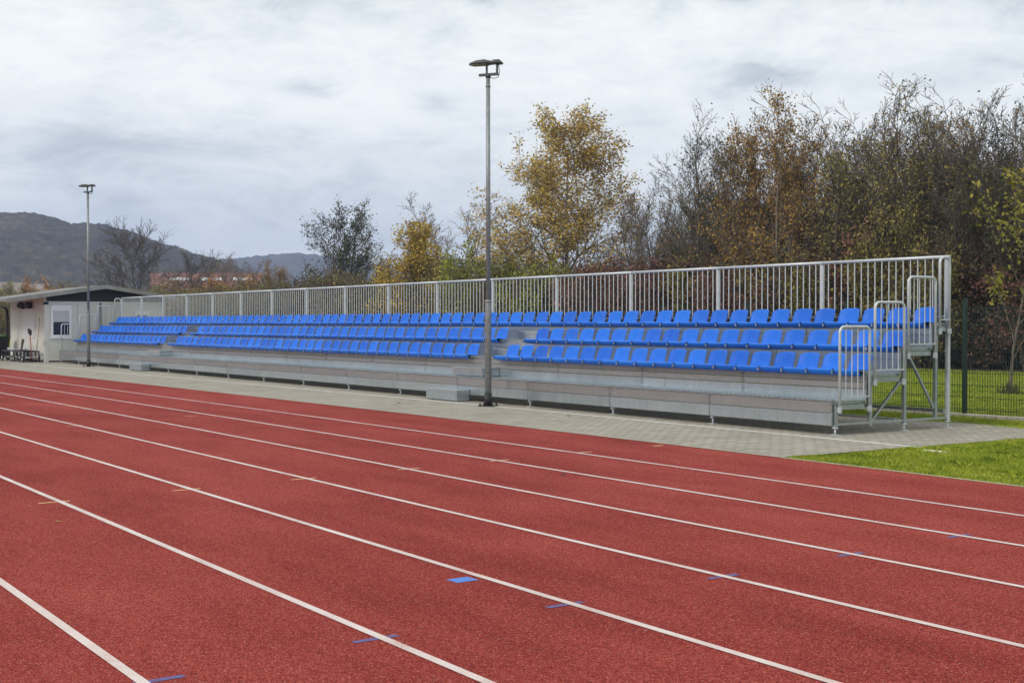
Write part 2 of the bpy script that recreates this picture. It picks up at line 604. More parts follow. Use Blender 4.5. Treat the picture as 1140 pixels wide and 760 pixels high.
def strip(y0, y1, z, xs=XS, x_lo=None, x_hi=None):
    m = MB()
    xs = [x for x in xs if (x_lo is None or x > x_lo) and (x_hi is None or x < x_hi)]
    xs = ([x_lo] if x_lo is not None else []) + xs + ([x_hi] if x_hi is not None else [])
    for a, c in zip(xs[:-1], xs[1:]):
        m.quad((a, y0 + bend(a, y0), z), (c, y0 + bend(c, y0), z), (c, y1 + bend(c, y1), z), (a, y1 + bend(a, y1), z))
    return m


def up_mesh(m, name, material, kind='structure'):
    return tag(m.build(name, material, fix=False), kind=kind)


gm = MB()
gm.quad((-2700, -900, -0.014), (600, -900, -0.014), (600, 2300, -0.014), (-2700, 2300, -0.014))
up_mesh(gm, 'ground', M_GROUND)
EDGE = 10.90
up_mesh(strip(-14, EDGE, 0.0), 'running_track', M_TRACK)
PAVE_R = -11.12
up_mesh(strip(EDGE + 0.05, 16.95, 0.0, x_hi=PAVE_R), 'pavement', M_PAVER)
kerb = strip(EDGE, EDGE + 0.05, 0.006)
M_KERB = mat('pale_concrete_edge', None, (0.42, 0.345, 0.27), 0.9, 0, 0.25, 5)
up_mesh(kerb, 'kerb_strip', M_KERB)
for i in range(-6, 7):
    y = 1.824 + 1.246 * i
    up_mesh(strip(y - 0.026, y + 0.026, 0.004), 'lane_line', M_LINE)
M_STRIP = mat('white_edging_paint', None, (0.78, 0.77, 0.74), 0.8, 0, 0.12, 2.5)
up_mesh(strip(13.16, 13.225, 0.004, x_lo=-100, x_hi=-11.0), 'white_pavement_line', M_STRIP)
lit = MB()
lit.quad((-160, 36.2, -0.008), (-20, 36.2, -0.008), (-20, 62, -0.008), (-160, 62, -0.008))
up_mesh(lit, 'leaf_litter_ground', M_LITTER)


# ------------------------------------------------------------------ hills
def ray_xy(px, depth):
    """a point on the plain: px is an angle step to the right of the heading, depth metres along the heading"""
    fx, fy = -math.cos(PHI), math.sin(PHI)
    rx, ry = math.sin(PHI), math.cos(PHI)
    u = (px - 570) / 1480.0
    return (fx + rx * u) * depth, (fy + ry * u) * depth


def hill(name, prof, d0, d1, d2, amp, step, rows, seed):
    px = np.arange(prof[0][0], prof[-1][0] + 1e-6, step)
    hh = np.interp(px, [p[0] for p in prof], [p[1] for p in prof]) / 1480.0 * d1
    vs, fs = [], []
    for j in range(rows + 1):
        t = j / rows
        for i, p in enumerate(px):
            if t < 0.8:
                q = t / 0.8
                d = d0 + (d1 - d0) * q
                h = hh[i] * (math.sin(q * math.pi / 2) ** 0.9)
            else:
                q = (t - 0.8) / 0.2
                d = d1 + (d2 - d1) * q
                h = hh[i] * (1 - q * q)
            x, y = ray_xy(p, d)
            v = Vector((x, y, seed))
            a = mnoise.fractal(v * 0.13, 0.6, 2.1, 3) * amp * 0.42 + mnoise.fractal(v * 0.014, 1, 2, 3) * amp * 0.5
            vs.append((x, y, h + 1.0 + (a if j not in (0, rows) else -3)))
    n = len(px)
    for j in range(rows):
        for i in range(n - 1):
            fs.append((j * n + i, j * n + i + 1, (j + 1) * n + i + 1, (j + 1) * n + i))
    m = MB()
    m._add(vs, fs, False)
    return tag(m.build(name, M_HILL, fix=False), kind='structure')


hill('wooded_hill', [(-420, 60), (-250, 100), (-100, 122), (0, 119), (40, 118), (62, 112), (80, 106), (100, 106.5), (118, 106), (150, 97), (185, 83),
                     (230, 70), (255, 63), (290, 48), (330, 28), (380, 8), (420, 0)], 520, 850, 1100, 3.4, 2.0, 90, 1.0)
hill('far_ridge', [(120, 30), (200, 62), (240, 68), (275, 71), (300, 74), (330, 75.5), (370, 72), (430, 62), (520, 50), (640, 40), (800, 20)],
     1350, 1750, 2050, 5.0, 3.0, 50, 5.0)

# ------------------------------------------------------------------ trees
def grow(seed, H, stems=1, spread=0.35, lv=(9, 7, 5), ang=(0.75, 0.8, 0.8), ratio=(0.55, 0.5, 0.5), start=0.25, r0=0.11, wob=0.12,
         lean=0.0, up=0.10, width=1.0, twig_r=0.007, base_spread=0.1, taper_top=0.5):
    """branch skeleton: list of (points, radii, level)"""
    R = np.random.default_rng(seed)
    out = []
    depth = len(lv)

    def branch(p, d, L, r, level):
        ns = 7 if level == 0 else (5 if level == 1 else 3)
        pts = [p.copy()]
        dirs = []
        d = d / np.linalg.norm(d)
        for s in range(ns):
            d = d + R.normal(0, wob, 3) * (0.6 if level == 0 else 1.0)
            d[2] += up * (0.5 if level else 0.3)
            d = d / np.linalg.norm(d)
            p = p + d * (L / ns)
            pts.append(p.copy())
            dirs.append(d.copy())
        pts = np.array(pts)
        rr = np.linspace(r, max(twig_r * 0.7, r * (0.22 if level < depth else 0.5)), ns + 1)
        out.append((pts, rr, level))
        if level >= depth:
            return
        k = lv[level]
        for c in range(k):
            t = (start if level == 0 else 0.2) + (1 - (start if level == 0 else 0.2)) * ((c + R.uniform(0.1, 0.9)) / k)
            x = t * ns
            i = min(int(x), ns - 1)
            q = pts[i] + (pts[i + 1] - pts[i]) * (x - i)
            dd = dirs[i]
            a = ang[level] * R.uniform(0.65, 1.3) * ((1.2 - 0.5 * t) if level == 0 else 1.0)
            # random perpendicular
            w = R.normal(0, 1, 3)
            w -= dd * w.dot(dd)
            w /= np.linalg.norm(w)
            nd = dd * math.cos(a) + w * math.sin(a)
            if level == 0:
                nd[0] *= width
                nd[1] *= width
            LL = L * ratio[level] * R.uniform(0.7, 1.25) * (1 - taper_top * t if level == 0 else 1 - 0.35 * t)
            branch(q, nd, LL, max(twig_r, rr[i] * R.uniform(0.42, 0.6)), level + 1)

    for s in range(stems):
        a = 2 * math.pi * (s + R.uniform(0, 0.6)) / stems
        b = spread * (R.uniform(0.5, 1.2) if stems > 1 else 0.15)
        d = np.array([math.cos(a) * b + lean, math.sin(a) * b, 1.0])
        p = np.array([math.cos(a), math.sin(a), 0]) * (base_spread * R.uniform(0.3, 1) if stems > 1 else 0) + np.array([0, 0, -0.05])
        branch(p, d, H * (R.uniform(0.72, 1.0) if stems > 1 else 0.97), r0 * R.uniform(0.7, 1.1), 0)
    return out, R


def tubes(parts, sides):
    V, F = [], []
    off = 0
    for pts, rr, level in parts:
        k = sides[min(level, len(sides) - 1)]
        n = len(pts)
        d = np.gradient(pts, axis=0)
        d /= np.linalg.norm(d, axis=1)[:, None] + 1e-9
        ref = np.array([0.31, 0.77, 0.55]) if abs(d[0][2]) > 0.5 else np.array([0.0, 0.1, 1.0])
        s = np.cross(d, ref)
        s /= np.linalg.norm(s, axis=1)[:, None] + 1e-9
        t = np.cross(d, s)
        q = np.arange(k) * 2 * math.pi / k
        ring = pts[:, None, :] + (s[:, None, :] * np.cos(q)[None, :, None] + t[:, None, :] * np.sin(q)[None, :, None]) * rr[:, None, None]
        V.append(ring.reshape(-1, 3))
        i = np.arange(n - 1)[:, None] * k
        j = np.arange(k)[None, :]
        j2 = (j + 1) % k
        f = np.stack([i + j, i + j2, i + k + j2, i + k + j], axis=-1).reshape(-1, 4) + off
        F.append(f)
        off += n * k
    if not V:
        return np.zeros((0, 3)), np.zeros((0, 4), int)
    return np.concatenate(V), np.concatenate(F)


def leaf_quads(parts, R, count, size, levels, jitter, zmin=0.0, keep=None):
    segs = [(p[i], p[i + 1]) for p, r, l in parts if l in levels for i in range(len(p) - 1)]
    A = np.array([s[0] for s in segs])
    B = np.array([s[1] for s in segs])
    idx = R.integers(0, len(A), count)
    t = R.uniform(0, 1, (count, 1))
    C = A[idx] * (1 - t) + B[idx] * t + R.normal(0, jitter, (count, 3))
    ok = C[:, 2] > zmin
    if keep is not None:
        ok &= keep(C, R)
    C = C[ok]
    n = len(C)
    a = R.normal(0, 1, (n, 3))
    a /= np.linalg.norm(a, axis=1)[:, None]
    b = R.normal(0, 1, (n, 3))
    b -= a * (a * b).sum(1)[:, None]
    b /= np.linalg.norm(b, axis=1)[:, None]
    s = size * R.uniform(0.55, 1.35, (n, 1))
    a = a * s * 0.62
    b = b * s * 0.40
    V = np.stack([C - a, C + b * 0.9 - a * 0.1, C + a, C - b * 0.9 - a * 0.1], axis=1).reshape(-1, 3)
    F = np.arange(n * 4).reshape(-1, 4)
    return V, F


def np_mesh(name, V, F, mats, midx=None, smooth=False):
    me = bpy.data.meshes.new(name)
    me.vertices.add(len(V))
    me.vertices.foreach_set('co', V.astype(np.float32).ravel())
    me.loops.add(F.size)
    me.loops.foreach_set('vertex_index', F.astype(np.int32).ravel())
    me.polygons.add(len(F))
    me.polygons.foreach_set('loop_start', np.arange(0, F.size, 4, dtype=np.int32))
    if midx is not None:
        me.polygons.foreach_set('material_index', midx.astype(np.int32))
    if smooth:
        me.polygons.foreach_set('use_smooth', np.ones(len(F), bool))
    for m in mats:
        me.materials.append(m)
    me.update(calc_edges=True)
    me.validate()
    return me


def make_tree(name, seed, H, bark, leaf, nleaf, lsize, jitter=0.12, trunk_levels=1, leaf_levels=(2, 3), names=('trunk', 'crown'), zmin=0.3, keep=None, **kw):
    parts, R = grow(seed, H, **kw)
    zmax = max(p[:, 2].max() for p, r, l in parts)
    k = H / zmax
    parts = [(p * k, r, l) for p, r, l in parts]
    root = empty(name)
    tr = [q for q in parts if q[2] <= trunk_levels]
    cr = [q for q in parts if q[2] > trunk_levels]
    V, F = tubes(tr, (7, 5, 4))
    link(names[0], np_mesh(names[0], V, F, [bark], smooth=True), root)
    V, F = tubes(cr, (5, 4, 3, 3))
    mi = np.zeros(len(F), int)
    mats = [bark]
    if nleaf:
        LV, LF = leaf_quads(parts, R, nleaf, lsize, leaf_levels, jitter, zmin, keep)
        F = np.concatenate([F, LF + len(V)])
        V = np.concatenate([V, LV])
        mi = np.concatenate([mi, np.ones(len(LF), int)])
        mats = [bark, M_LEAF[leaf]]
    link(names[1], np_mesh(names[1], V, F, mats, mi), root)
    return root


PROTO = {}


def proto(key, *a, **k):
    PROTO[key] = [make_tree(*a, **k), False]


# kinds -------------------------------------------------------------
proto('bare_wide', 'bare_tree', 3, 12.0, M_BARK_DARK, None, 0, 0, stems=1, spread=0.1, lv=(30, 10, 7), ang=(0.95, 0.7, 0.7), ratio=(0.66, 0.48, 0.48), start=0.12,
      r0=0.16, twig_r=0.020, taper_top=0.35, up=0.13, base_spread=0.4)
proto('bare_up', 'bare_tree', 7, 10.0, M_BARK, 'brown', 700, 0.09, stems=4, spread=0.15, lv=(13, 8, 6), ang=(0.55, 0.6, 0.7), ratio=(0.42, 0.46, 0.5), start=0.18,
      r0=0.085, twig_r=0.009, up=0.16, base_spread=0.9)
proto('bare_dark', 'bare_tree', 19, 10.5, M_BARK_DARK, 'dark', 3800, 0.085, stems=4, spread=0.15, lv=(15, 9, 6), ang=(0.65, 0.7, 0.7), ratio=(0.46, 0.48, 0.5), start=0.22,
      r0=0.10, twig_r=0.009, up=0.14, base_spread=0.9)
proto('birch', 'golden_birch', 23, 12.6, M_BARK_PALE, 'golden', 40000, 0.094, stems=1, spread=0.05, lv=(46, 9, 6), ang=(0.85, 0.7, 0.8), ratio=(0.46, 0.46, 0.5), start=0.08,
      r0=0.10, twig_r=0.008, up=0.10, base_spread=0.9, jitter=0.16, zmin=0.8, taper_top=0.62,
      keep=lambda C, R: R.uniform(0, 1, len(C)) < np.clip(1.5 - 0.08 * C[:, 2], 0.45, 1))
proto('yellow', 'yellow_tree', 31, 7.8, M_BARK, 'yellow', 17000, 0.115, stems=1, spread=0.1, lv=(34, 8, 5), ang=(0.7, 0.7, 0.8), ratio=(0.42, 0.45, 0.5), start=0.10,
      r0=0.07, twig_r=0.008, jitter=0.18, base_spread=0.6, keep=lambda C, R: R.uniform(0, 1, len(C)) < np.clip(1.4 - 0.12 * C[:, 2], 0.4, 1))
proto('sparse', 'sparse_leaved_tree', 43, 10.4, M_BARK_DARK, 'dark', 9500, 0.12, stems=2, spread=0.18, lv=(16, 9, 6), ang=(0.95, 0.75, 0.8), ratio=(0.56, 0.48, 0.5), start=0.16,
      r0=0.16, twig_r=0.011, jitter=0.17, base_spread=0.3, taper_top=0.45)
proto('thin_leaf', 'thicket_tree', 53, 10.3, M_BARK_DARK, 'olive', 10500, 0.088, stems=5, spread=0.17, lv=(14, 9, 6), ang=(0.65, 0.7, 0.8), ratio=(0.42, 0.48, 0.5), start=0.15,
      r0=0.10, twig_r=0.008, jitter=0.15, base_spread=1.0, keep=lambda C, R: R.uniform(0, 1, len(C)) < np.clip(1.3 - 0.09 * C[:, 2], 0.3, 1))
proto('brown_leaf', 'thicket_tree', 61, 10.6, M_BARK, 'brown', 21000, 0.088, stems=4, spread=0.12, lv=(16, 9, 6), ang=(0.7, 0.7, 0.8), ratio=(0.44, 0.48, 0.5), start=0.14,
      r0=0.10, twig_r=0.008, jitter=0.15, base_spread=0.8)
SHRUB = dict(stems=13, spread=0.55, lv=(10, 7, 5), ang=(0.7, 0.8, 0.8), ratio=(0.42, 0.5, 0.5), start=0.04, r0=0.032, twig_r=0.007, base_spread=1.0, up=0.05,
             wob=0.18, names=('stems', 'foliage'), zmin=0.05, jitter=0.16)
proto('redbrown', 'shrub', 71, 4.6, M_BARK_DARK, 'redbrown', 19000, 0.092, **SHRUB)
proto('olive', 'shrub', 73, 4.8, M_BARK_DARK, 'olive', 18000, 0.092, **SHRUB)
proto('darkbrown', 'shrub', 79, 5.0, M_BARK_DARK, 'darkbrown', 18000, 0.088, **SHRUB)
proto('lime', 'shrub', 83, 5.0, M_BARK, 'lime', 9000, 0.12, **SHRUB)
proto('orange', 'shrub', 89, 4.0, M_BARK, 'orange', 10000, 0.12, **SHRUB)


def place(key, x, y, h, label, cat, group=None, w=1.0, rz=None):
    root, used = PROTO[key]
    base_h = {'bare_wide': 12.0, 'bare_up': 10.0, 'bare_dark': 10.5, 'birch': 12.6, 'yellow': 7.8, 'sparse': 10.4, 'thin_leaf': 10.3, 'brown_leaf': 10.6,
              'redbrown': 4.6, 'olive': 4.8, 'darkbrown': 5.0, 'lime': 5.0, 'orange': 4.0}[key]
    s = h / base_h
    rz = rnd.uniform(0, 6.28) if rz is None else rz
    if not used:
        o = root
        PROTO[key][1] = True
        o.location = (x, y, -0.03)
        o.rotation_euler = (0, 0, rz)
        o.scale = (s * w, s * w, s)
    else:
        o = copy_tree(root, (x, y, -0.03), rz, (s * w, s * w, s))
    if 'group' in o:
        del o['group']
    return tag(o, label, cat, group)


# the trees one can pick out
place('bare_wide', -138.5, 44, 12.6, 'wide bare grey tree rising behind the hut roof before the hill', 'tree', w=1.15, rz=1.0)
place('bare_wide', -123, 44.5, 8.7, 'smaller bare brown tree just right of the wide bare tree behind the hut', 'tree', w=1.1, rz=3.0)
place('bare_up', -108, 44, 7.6, 'small thin bare tree with rusty undergrowth in front of the far ridge', 'tree', w=1.1, rz=2.0)
place('sparse', -85.2, 42, 10.4, 'dark sparse leaved tree standing alone against the sky beyond the railing', 'tree', w=1.0, rz=0.6)
place('bare_up', -80.5, 43, 6.6, 'slim bare sapling between the dark sparse tree and the yellow tree', 'tree', w=0.7, rz=2.6)
place('yellow', -68.6, 37.4, 7.5, 'bright yellow autumn tree behind the grandstand railing', 'tree', w=1.15, rz=1.2)
place('bare_up', -69.8, 42, 9.9, 'bare spreading tree with few leaves between yellow tree and lamp post', 'tree', w=1.35, rz=0.4)
place('birch', -56.1, 40, 12.6, 'tall golden birch behind the grandstand right of the lamp post', 'tree', w=1.4, rz=2.2)
place('bare_up', -50.2, 40.5, 8.6, 'slim bare tree close against the right side of the golden birch', 'tree', w=1.1, rz=4.4)
place('bare_up', -47.2, 40, 8.9, 'slim bare tree midway between the golden birch and the dark bare tree', 'tree', w=1.1, rz=5.4)
place('bare_dark', -42.4, 38, 10.9, 'tall dark bare tree left of the brown crowned tree in the thicket', 'tree', w=0.88, rz=1.1)
place('brown_leaf', -38.3, 38, 10.9, 'tree with rusty golden brown crown in the thicket behind the railing', 'tree', w=0.9, rz=3.3)
place('thin_leaf', -34.4, 38, 10.6, 'sparse olive leaved tree with highest top in the thicket', 'tree', w=1.0, rz=0.3)
place('thin_leaf', -31.6, 38.4, 9.7, 'olive leaved tree left of the end of the grandstand railing in the thicket', 'tree', w=1.0, rz=2.3)
place('bare_dark', -29.0, 38.2, 9.6, 'dark bare tree above the right end of the grandstand railing', 'tree', w=1.0, rz=4.0)
place('bare_dark', -26.6, 38.0, 9.9, 'dark bare tree rising at the right edge of the thicket', 'tree', w=1.0, rz=2.9)
place('bare_up', -24.0, 38.8, 9.2, 'bare grey tree furthest right in the thicket', 'tree', w=0.9, rz=0.9)

place('bare_up', -115.5, 45, 8.4, 'bare twiggy tree above the long terracotta roof', 'tree', w=1.4, rz=1.5)
place('brown_leaf', -104.5, 44.5, 7.0, 'rusty leaved tree just left of the dark sparse tree', 'tree', w=0.8, rz=0.8)
place('bare_up', -96, 45, 5.8, 'low bare twiggy tree close against the left side of the dark sparse tree', 'tree', w=1.4, rz=2.5)
place('thin_leaf', -73.4, 43.5, 7.2, 'olive leaved tree between the yellow tree and the bare spreading tree', 'tree', w=0.9, rz=2.5)
place('thin_leaf', -64.2, 43, 7.4, 'olive leaved tree just right of the near lamp post', 'tree', w=0.9, rz=4.5)
place('bare_up', -52.0, 43, 8.8, 'bare twiggy tree behind the right flank of the golden birch', 'tree', w=1.2, rz=0.2)
place('bare_up', -45.2, 41, 9.6, 'bare twiggy tree just left of the tall dark bare tree', 'tree', w=1.1, rz=1.9)

for (x, y, k, h, w) in [(-46.4, 42.5, 'bare_up', 9.4, 1.3), (-43.6, 42, 'bare_up', 10.0, 1.2), (-41.0, 41.5, 'bare_up', 10.3, 1.2), (-38.8, 42, 'bare_up', 11.3, 1.2), (-36.6, 41.5, 'bare_up', 10.6, 1.2),
                        (-34.6, 41.5, 'bare_up', 10.8, 1.2), (-32.4, 41.5, 'bare_up', 10.4, 1.2), (-30.6, 41, 'bare_up', 10.0, 1.2), (-28.4, 40.5, 'bare_up', 9.9, 1.2),
                        (-26.4, 40.5, 'bare_up', 9.8, 1.2), (-48.6, 42.0, 'bare_up', 7.6, 1.2), (-51.0, 43.0, 'bare_up', 7.0, 1.2)]:
    place(k, x, y, h, 'thin autumn tree deep inside the tangled thicket behind the grandstand', 'tree', 'trees deep in the thicket', w=w)
# trees deeper in the thicket, nothing tells them apart
for (x, y, k, h) in [(-45.5, 44, 'bare_dark', 8.2), (-41, 45, 'thin_leaf', 9.0), (-37.6, 45, 'bare_dark', 9.2), (-34.5, 44.5, 'brown_leaf', 8.6), (-31.0, 44.5, 'bare_dark', 8.8),
                     (-28.0, 44, 'thin_leaf', 9.2), (-25, 44, 'bare_dark', 9.3), (-22.5, 43, 'bare_dark', 9.0), (-49, 45, 'bare_dark', 6.6), (-36.3, 40, 'thin_leaf', 7.6),
                     (-40.3, 40.5, 'brown_leaf', 7.8), (-30.0, 40.5, 'brown_leaf', 6.6), (-33.0, 41, 'bare_dark', 8.4), (-27.6, 41, 'thin_leaf', 7.4), (-40.2, 43, 'bare_up', 10.4), (-36.2, 43, 'bare_up', 10.6), (-33.2, 44, 'bare_up', 10.6),
                     (-30.3, 43, 'bare_dark', 10.0), (-28.2, 42.5, 'bare_up', 10.2), (-24.6, 42, 'bare_up', 10.0), (-47.4, 43, 'bare_dark', 8.0), (-26.0, 39.5, 'redbrown', 6.0)][:-1]:
    place(k, x, y, h, 'thin autumn tree deep inside the tangled thicket behind the grandstand', 'tree', 'trees deep in the thicket', w=1.0)

# undergrowth, one shrub at a time
KINDS = {'redbrown': 'reddish brown autumn shrub in the hedge behind the grandstand', 'olive': 'dull olive shrub in the hedge behind the grandstand',
         'darkbrown': 'dark brown half bare shrub in the hedge behind the grandstand'}
x = -141.0
row = []
while x < -21.0:
    row.append(x)
    x += rnd.uniform(2.6, 3.4) if x < -60 else rnd.uniform(1.9, 2.4)
for i, x in enumerate(row):
    y = rnd.uniform(38.2, 40.2)
    if x < -97:
        k = rnd.choice(['olive', 'darkbrown', 'olive'])
        h = rnd.uniform(4.2, 5.2)
    elif x < -63:
        k = rnd.choice(['olive', 'darkbrown', 'olive'])
        h = rnd.uniform(4.4, 5.7)
    elif x < -50:
        k = rnd.choice(['darkbrown', 'redbrown', 'olive'])
        h = rnd.uniform(4.2, 5.2)
    elif x < -43:
        k = 'redbrown'
        h = rnd.uniform(4.2, 5.0)
    else:
        k = rnd.choice(['darkbrown', 'redbrown', 'olive', 'darkbrown', 'redbrown'])
        h = rnd.uniform(4.4, 5.4)
    place(k, x, y, h, KINDS[k], 'shrub', KINDS[k].replace('shrub', 'shrubs'), w=1.05)
for i in range(12):                                                       # second, taller rank at the right
    x = -44 + i * 2.0 + rnd.uniform(-0.5, 0.5)
    k = ['darkbrown', 'olive', 'redbrown'][i % 3]
    place(k, x, rnd.uniform(41.5, 43.5), rnd.uniform(5.2, 6.6), KINDS[k], 'shrub', KINDS[k].replace('shrub', 'shrubs'), w=0.95)
place('lime', -57.8, 37.2, 6.0, 'yellow green leafy shrub at the foot of the golden birch', 'shrub', w=0.8)
place('lime', -54.2, 37.0, 5.0, 'lower yellow green shrub under the golden birch, nearer the lamp post', 'shrub', w=0.6)
place('olive', -51.8, 38.5, 4.6, 'rounded green brown shrub right of the golden birch trunk', 'shrub', w=0.6)
place('orange', -106.0, 41, 5.6, 'rusty orange shrub below the small thin bare tree', 'shrub', w=0.9)
place('orange', -112.5, 43, 4.6, 'low rusty shrub left of the small thin bare tree', 'shrub', w=0.9)
place('olive', -30.4, 36.9, 5.6, 'pale olive shrub at the thicket edge above the railing end', 'shrub', w=0.7)

# young tree on the lawn behind the wire fence, with its stake
yt = make_tree('young_tree', 97, 5.2, M_BARK, 'younglime', 1350, 0.092, jitter=0.10, trunk_levels=1, stems=1, spread=0.3, lv=(8, 7, 4), ang=(0.55, 0.7, 0.8),
               ratio=(0.80, 0.40, 0.5), start=0.22, r0=0.045, twig_r=0.005, up=0.16, zmin=2.0, taper_top=0.35, leaf_levels=(2, 3))
yt.location = (-18.3, 25.18, -0.03)
yt.rotation_euler = (0, 0, 2.0)
tag(yt, 'young yellow green tree on the lawn behind the wire fence', 'tree')
st = MB()
st.tube([(0, 0, -0.1), (0.0, 0.02, 2.0)], [0.045, 0.042], 10)
sk = st.build('tree_stake', mat('weathered_wood', None, (0.30, 0.27, 0.22), 0.85, 0, 0.3, 12))
sk.location = (-18.0, 25.45, 0)
tag(sk, 'pale wooden stake standing beside the young tree', 'stake')
tf = MB()
for i in range(90):
    a, r_ = rnd.uniform(0, 6.28), rnd.uniform(0, 0.32)
    px, py = math.cos(a) * r_, math.sin(a) * r_
    tf._add([(px - 0.012, py, 0), (px + 0.012, py, 0), (px + rnd.uniform(-0.1, 0.1), py + rnd.uniform(-0.1, 0.1), rnd.uniform(0.15, 0.38))], [(0, 1, 2)])
tt = tf.build('grass_tuft', M_LEAF['dark'], fix=False)
tt.location = (-18.25, 25.1, -0.03)
tag(tt, 'dark grass tuft round the foot of the young tree', 'grass tuft')

# bushes and houses in the distance behind the hut
for (px, d, h, k, w, lab) in [(10, 175, 6.8, 'olive', 1.0, 'olive bush in the distance at the left edge over the hut roof'),
                              (30, 185, 7.4, 'lime', 0.85, 'yellow green bush in the distance over the hut roof'),
                              (50, 180, 7.8, 'orange', 0.8, 'orange autumn bush in the distance over the hut roof'),
                              (78, 190, 7.6, 'olive', 1.0, 'olive brown bush in the distance between orange bush and bare tree'),
                              (-25, 178, 7.2, 'orange', 0.9, 'orange brown bush in the distance, furthest left'),
                              (-5, 120, 4.4, 'olive', 1.3, 'dull olive bush beyond the lawn left of the hut')]:
    x, y = ray_xy(px, d)
    place(k, x, y, h, lab, 'bush', w=w)

M_PLASTER = mat('white_house_plaster', None, (0.62, 0.60, 0.55), 0.85, 0, 0.12, 0.6)
M_TILE = mat('terracotta_roof', None, (0.19, 0.075, 0.05), 0.85, 0, 0.35, 0.5)
M_DKWIN = mat('dark_window_glass', None, (0.02, 0.025, 0.03), 0.15, 0, 0.2, 3)
M_SKYL = mat('white_roof_light', None, (0.75, 0.77, 0.78), 0.4, 0, 0.1, 1)


M_OLDTILE = mat('faded_brown_roof', None, (0.23, 0.19, 0.165), 0.85, 0, 0.25, 0.8)


def house(name, px, d, L, W, hw, hr, label, nwin, skylights=0, rz=None):
    x, y = ray_xy(px, d)
    root = empty(name, (x, y, 0))
    root.rotation_euler = (0, 0, math.pi / 2 - PHI + (rz or 0))
    w = MB()
    w.prism([(-W / 2, -0.5), (W / 2, -0.5), (W / 2, hw), (0, hw + hr * 0.93), (-W / 2, hw)], 'x', -L / 2, L / 2)
    w.build('wall', M_PLASTER, root)
    r = MB()
    k = 0.6
    sl = hr / (W / 2)
    r.prism([(-W / 2 - k, hw - k * sl + 0.12), (0, hw + hr + 0.12), (W / 2 + k, hw - k * sl + 0.12), (W / 2 + k, hw - k * sl + 0.34), (0, hw + hr + 0.36), (-W / 2 - k, hw - k * sl + 0.34)],
            'x', -L / 2 - 0.5, L / 2 + 0.5)
    ro = r.build('roof', M_TILE if name == 'long_building' else M_OLDTILE, root)
    for i in range(skylights):
        s = MB()
        cx = -L / 2 + L * (i + 0.5) / skylights
        a = -W / 2 * 0.30
        b_ = -W / 2 * 0.46
        za, zb = hw + hr * 0.70 + 0.42, hw + hr * 0.54 + 0.42
        s._add([(cx - L / skylights * 0.32, b_, zb), (cx + L / skylights * 0.32, b_, zb), (cx + L / skylights * 0.32, a, za), (cx - L / skylights * 0.32, a, za),
                (cx - L / skylights * 0.32, b_, zb - 0.2), (cx + L / skylights * 0.32, b_, zb - 0.2), (cx + L / skylights * 0.32, a, za - 0.2), (cx - L / skylights * 0.32, a, za - 0.2)],
               [(0, 1, 2, 3), (4, 7, 6, 5), (0, 4, 5, 1), (1, 5, 6, 2), (2, 6, 7, 3), (3, 7, 4, 0)])
        s.build('skylight', M_SKYL, ro)
    for i in range(nwin):
        cx = -L / 2 + L * (i + 0.5) / nwin
        g = MB()
        g.box(cx - 0.6, cx + 0.6, -W / 2 - 0.03, -W / 2 + 0.1, hw - 2.1, hw - 0.7)
        g.build('window', M_DKWIN, root)
    return tag(root, label, 'building')


house('long_building', 238, 345, 24, 16, 9.6, 4.4, 'long terracotta roofed building with white roof lights seen between bare trees', 8, 3, rz=0.04)
house('long_building', 196, 380, 13, 12, 12.0, 3.2, 'white and red building left of the long terracotta roof behind the bare tree', 4, rz=0.2)
house('house', 4, 330, 9, 9, 8.6, 2.6, 'pale house far off at the left edge among autumn bushes', 3, rz=0.5)
house('house', 37, 340, 9, 9, 8.4, 2.6, 'pale house far off between the yellow green and orange bushes', 3, rz=-0.3)
house('house', 320, 420, 10, 9, 6.0, 3.0, 'small pale house far off left of the dark sparse tree', 3, rz=0.3)

# ------------------------------------------------------------------ grandstand
X0, NB, BAY = -12.88, 16, 2.5
XL = X0 - NB * BAY
stand = tag(empty('grandstand', ((X0 + XL) / 2, 15.0, 0)), 'long galvanised steel grandstand of three seat rows along the running track', 'grandstand')
OX, OY = (X0 + XL) / 2, 15.0


def part(mb, name, m, parent=stand, fix=True):
    """build in world coordinates and hang under the grandstand"""
    o = mb.build(name, m, parent, fix)
    if parent is stand:
        o.location = (-OX, -OY, 0)
    return o


RY = [13.80, 14.50, 15.22, 15.90, 16.27]      # front fascia, the three risers, the back
DZ = [0.475, 0.84, 1.20, 1.555]               # the four decks


def fascia(x1, x0, level):
    """a bay of front boards: the pale steel lower plank and, on the two front steps, browner planks above it"""
    m, u = MB(), MB()
    y = RY[level]
    if level == 0:
        lo, hi = [(0.13, 0.300)], [(0.306, 0.466)]
    elif level == 1:
        lo, hi = [(DZ[0] - 0.03, 0.618)], [(0.624, 0.716), (0.722, DZ[1] - 0.008)]
    else:
        a, b = DZ[level - 1] - 0.03, DZ[level] - 0.008
        h = (a + b) / 2 + 0.02
        lo, hi = [(a, h - 0.002), (h + 0.002, b)], []
    for za, zb in lo:
        m.cbox(x0 + 0.006, x1 - 0.006, y - 0.018, y + 0.018, za, zb, 0.005)
    for za, zb in hi:
        u.cbox(x0 + 0.006, x1 - 0.006, y - 0.014, y + 0.018, za, zb, 0.006)
    if level < 2:                              # bolts where the planks meet the frames
        for mb, zs in ((m, ((0.20, 0.265), (0.53, 0.59))[level]), (u, ((0.35, 0.43), (0.665, 0.76))[level])):
            for z in zs:
                for bx_ in (x0 + 0.035, x1 - 0.035):
                    mb.disc((bx_, y - 0.019, z), 0.013, 0.014, (0, 1, 0), 8)
    return m, u


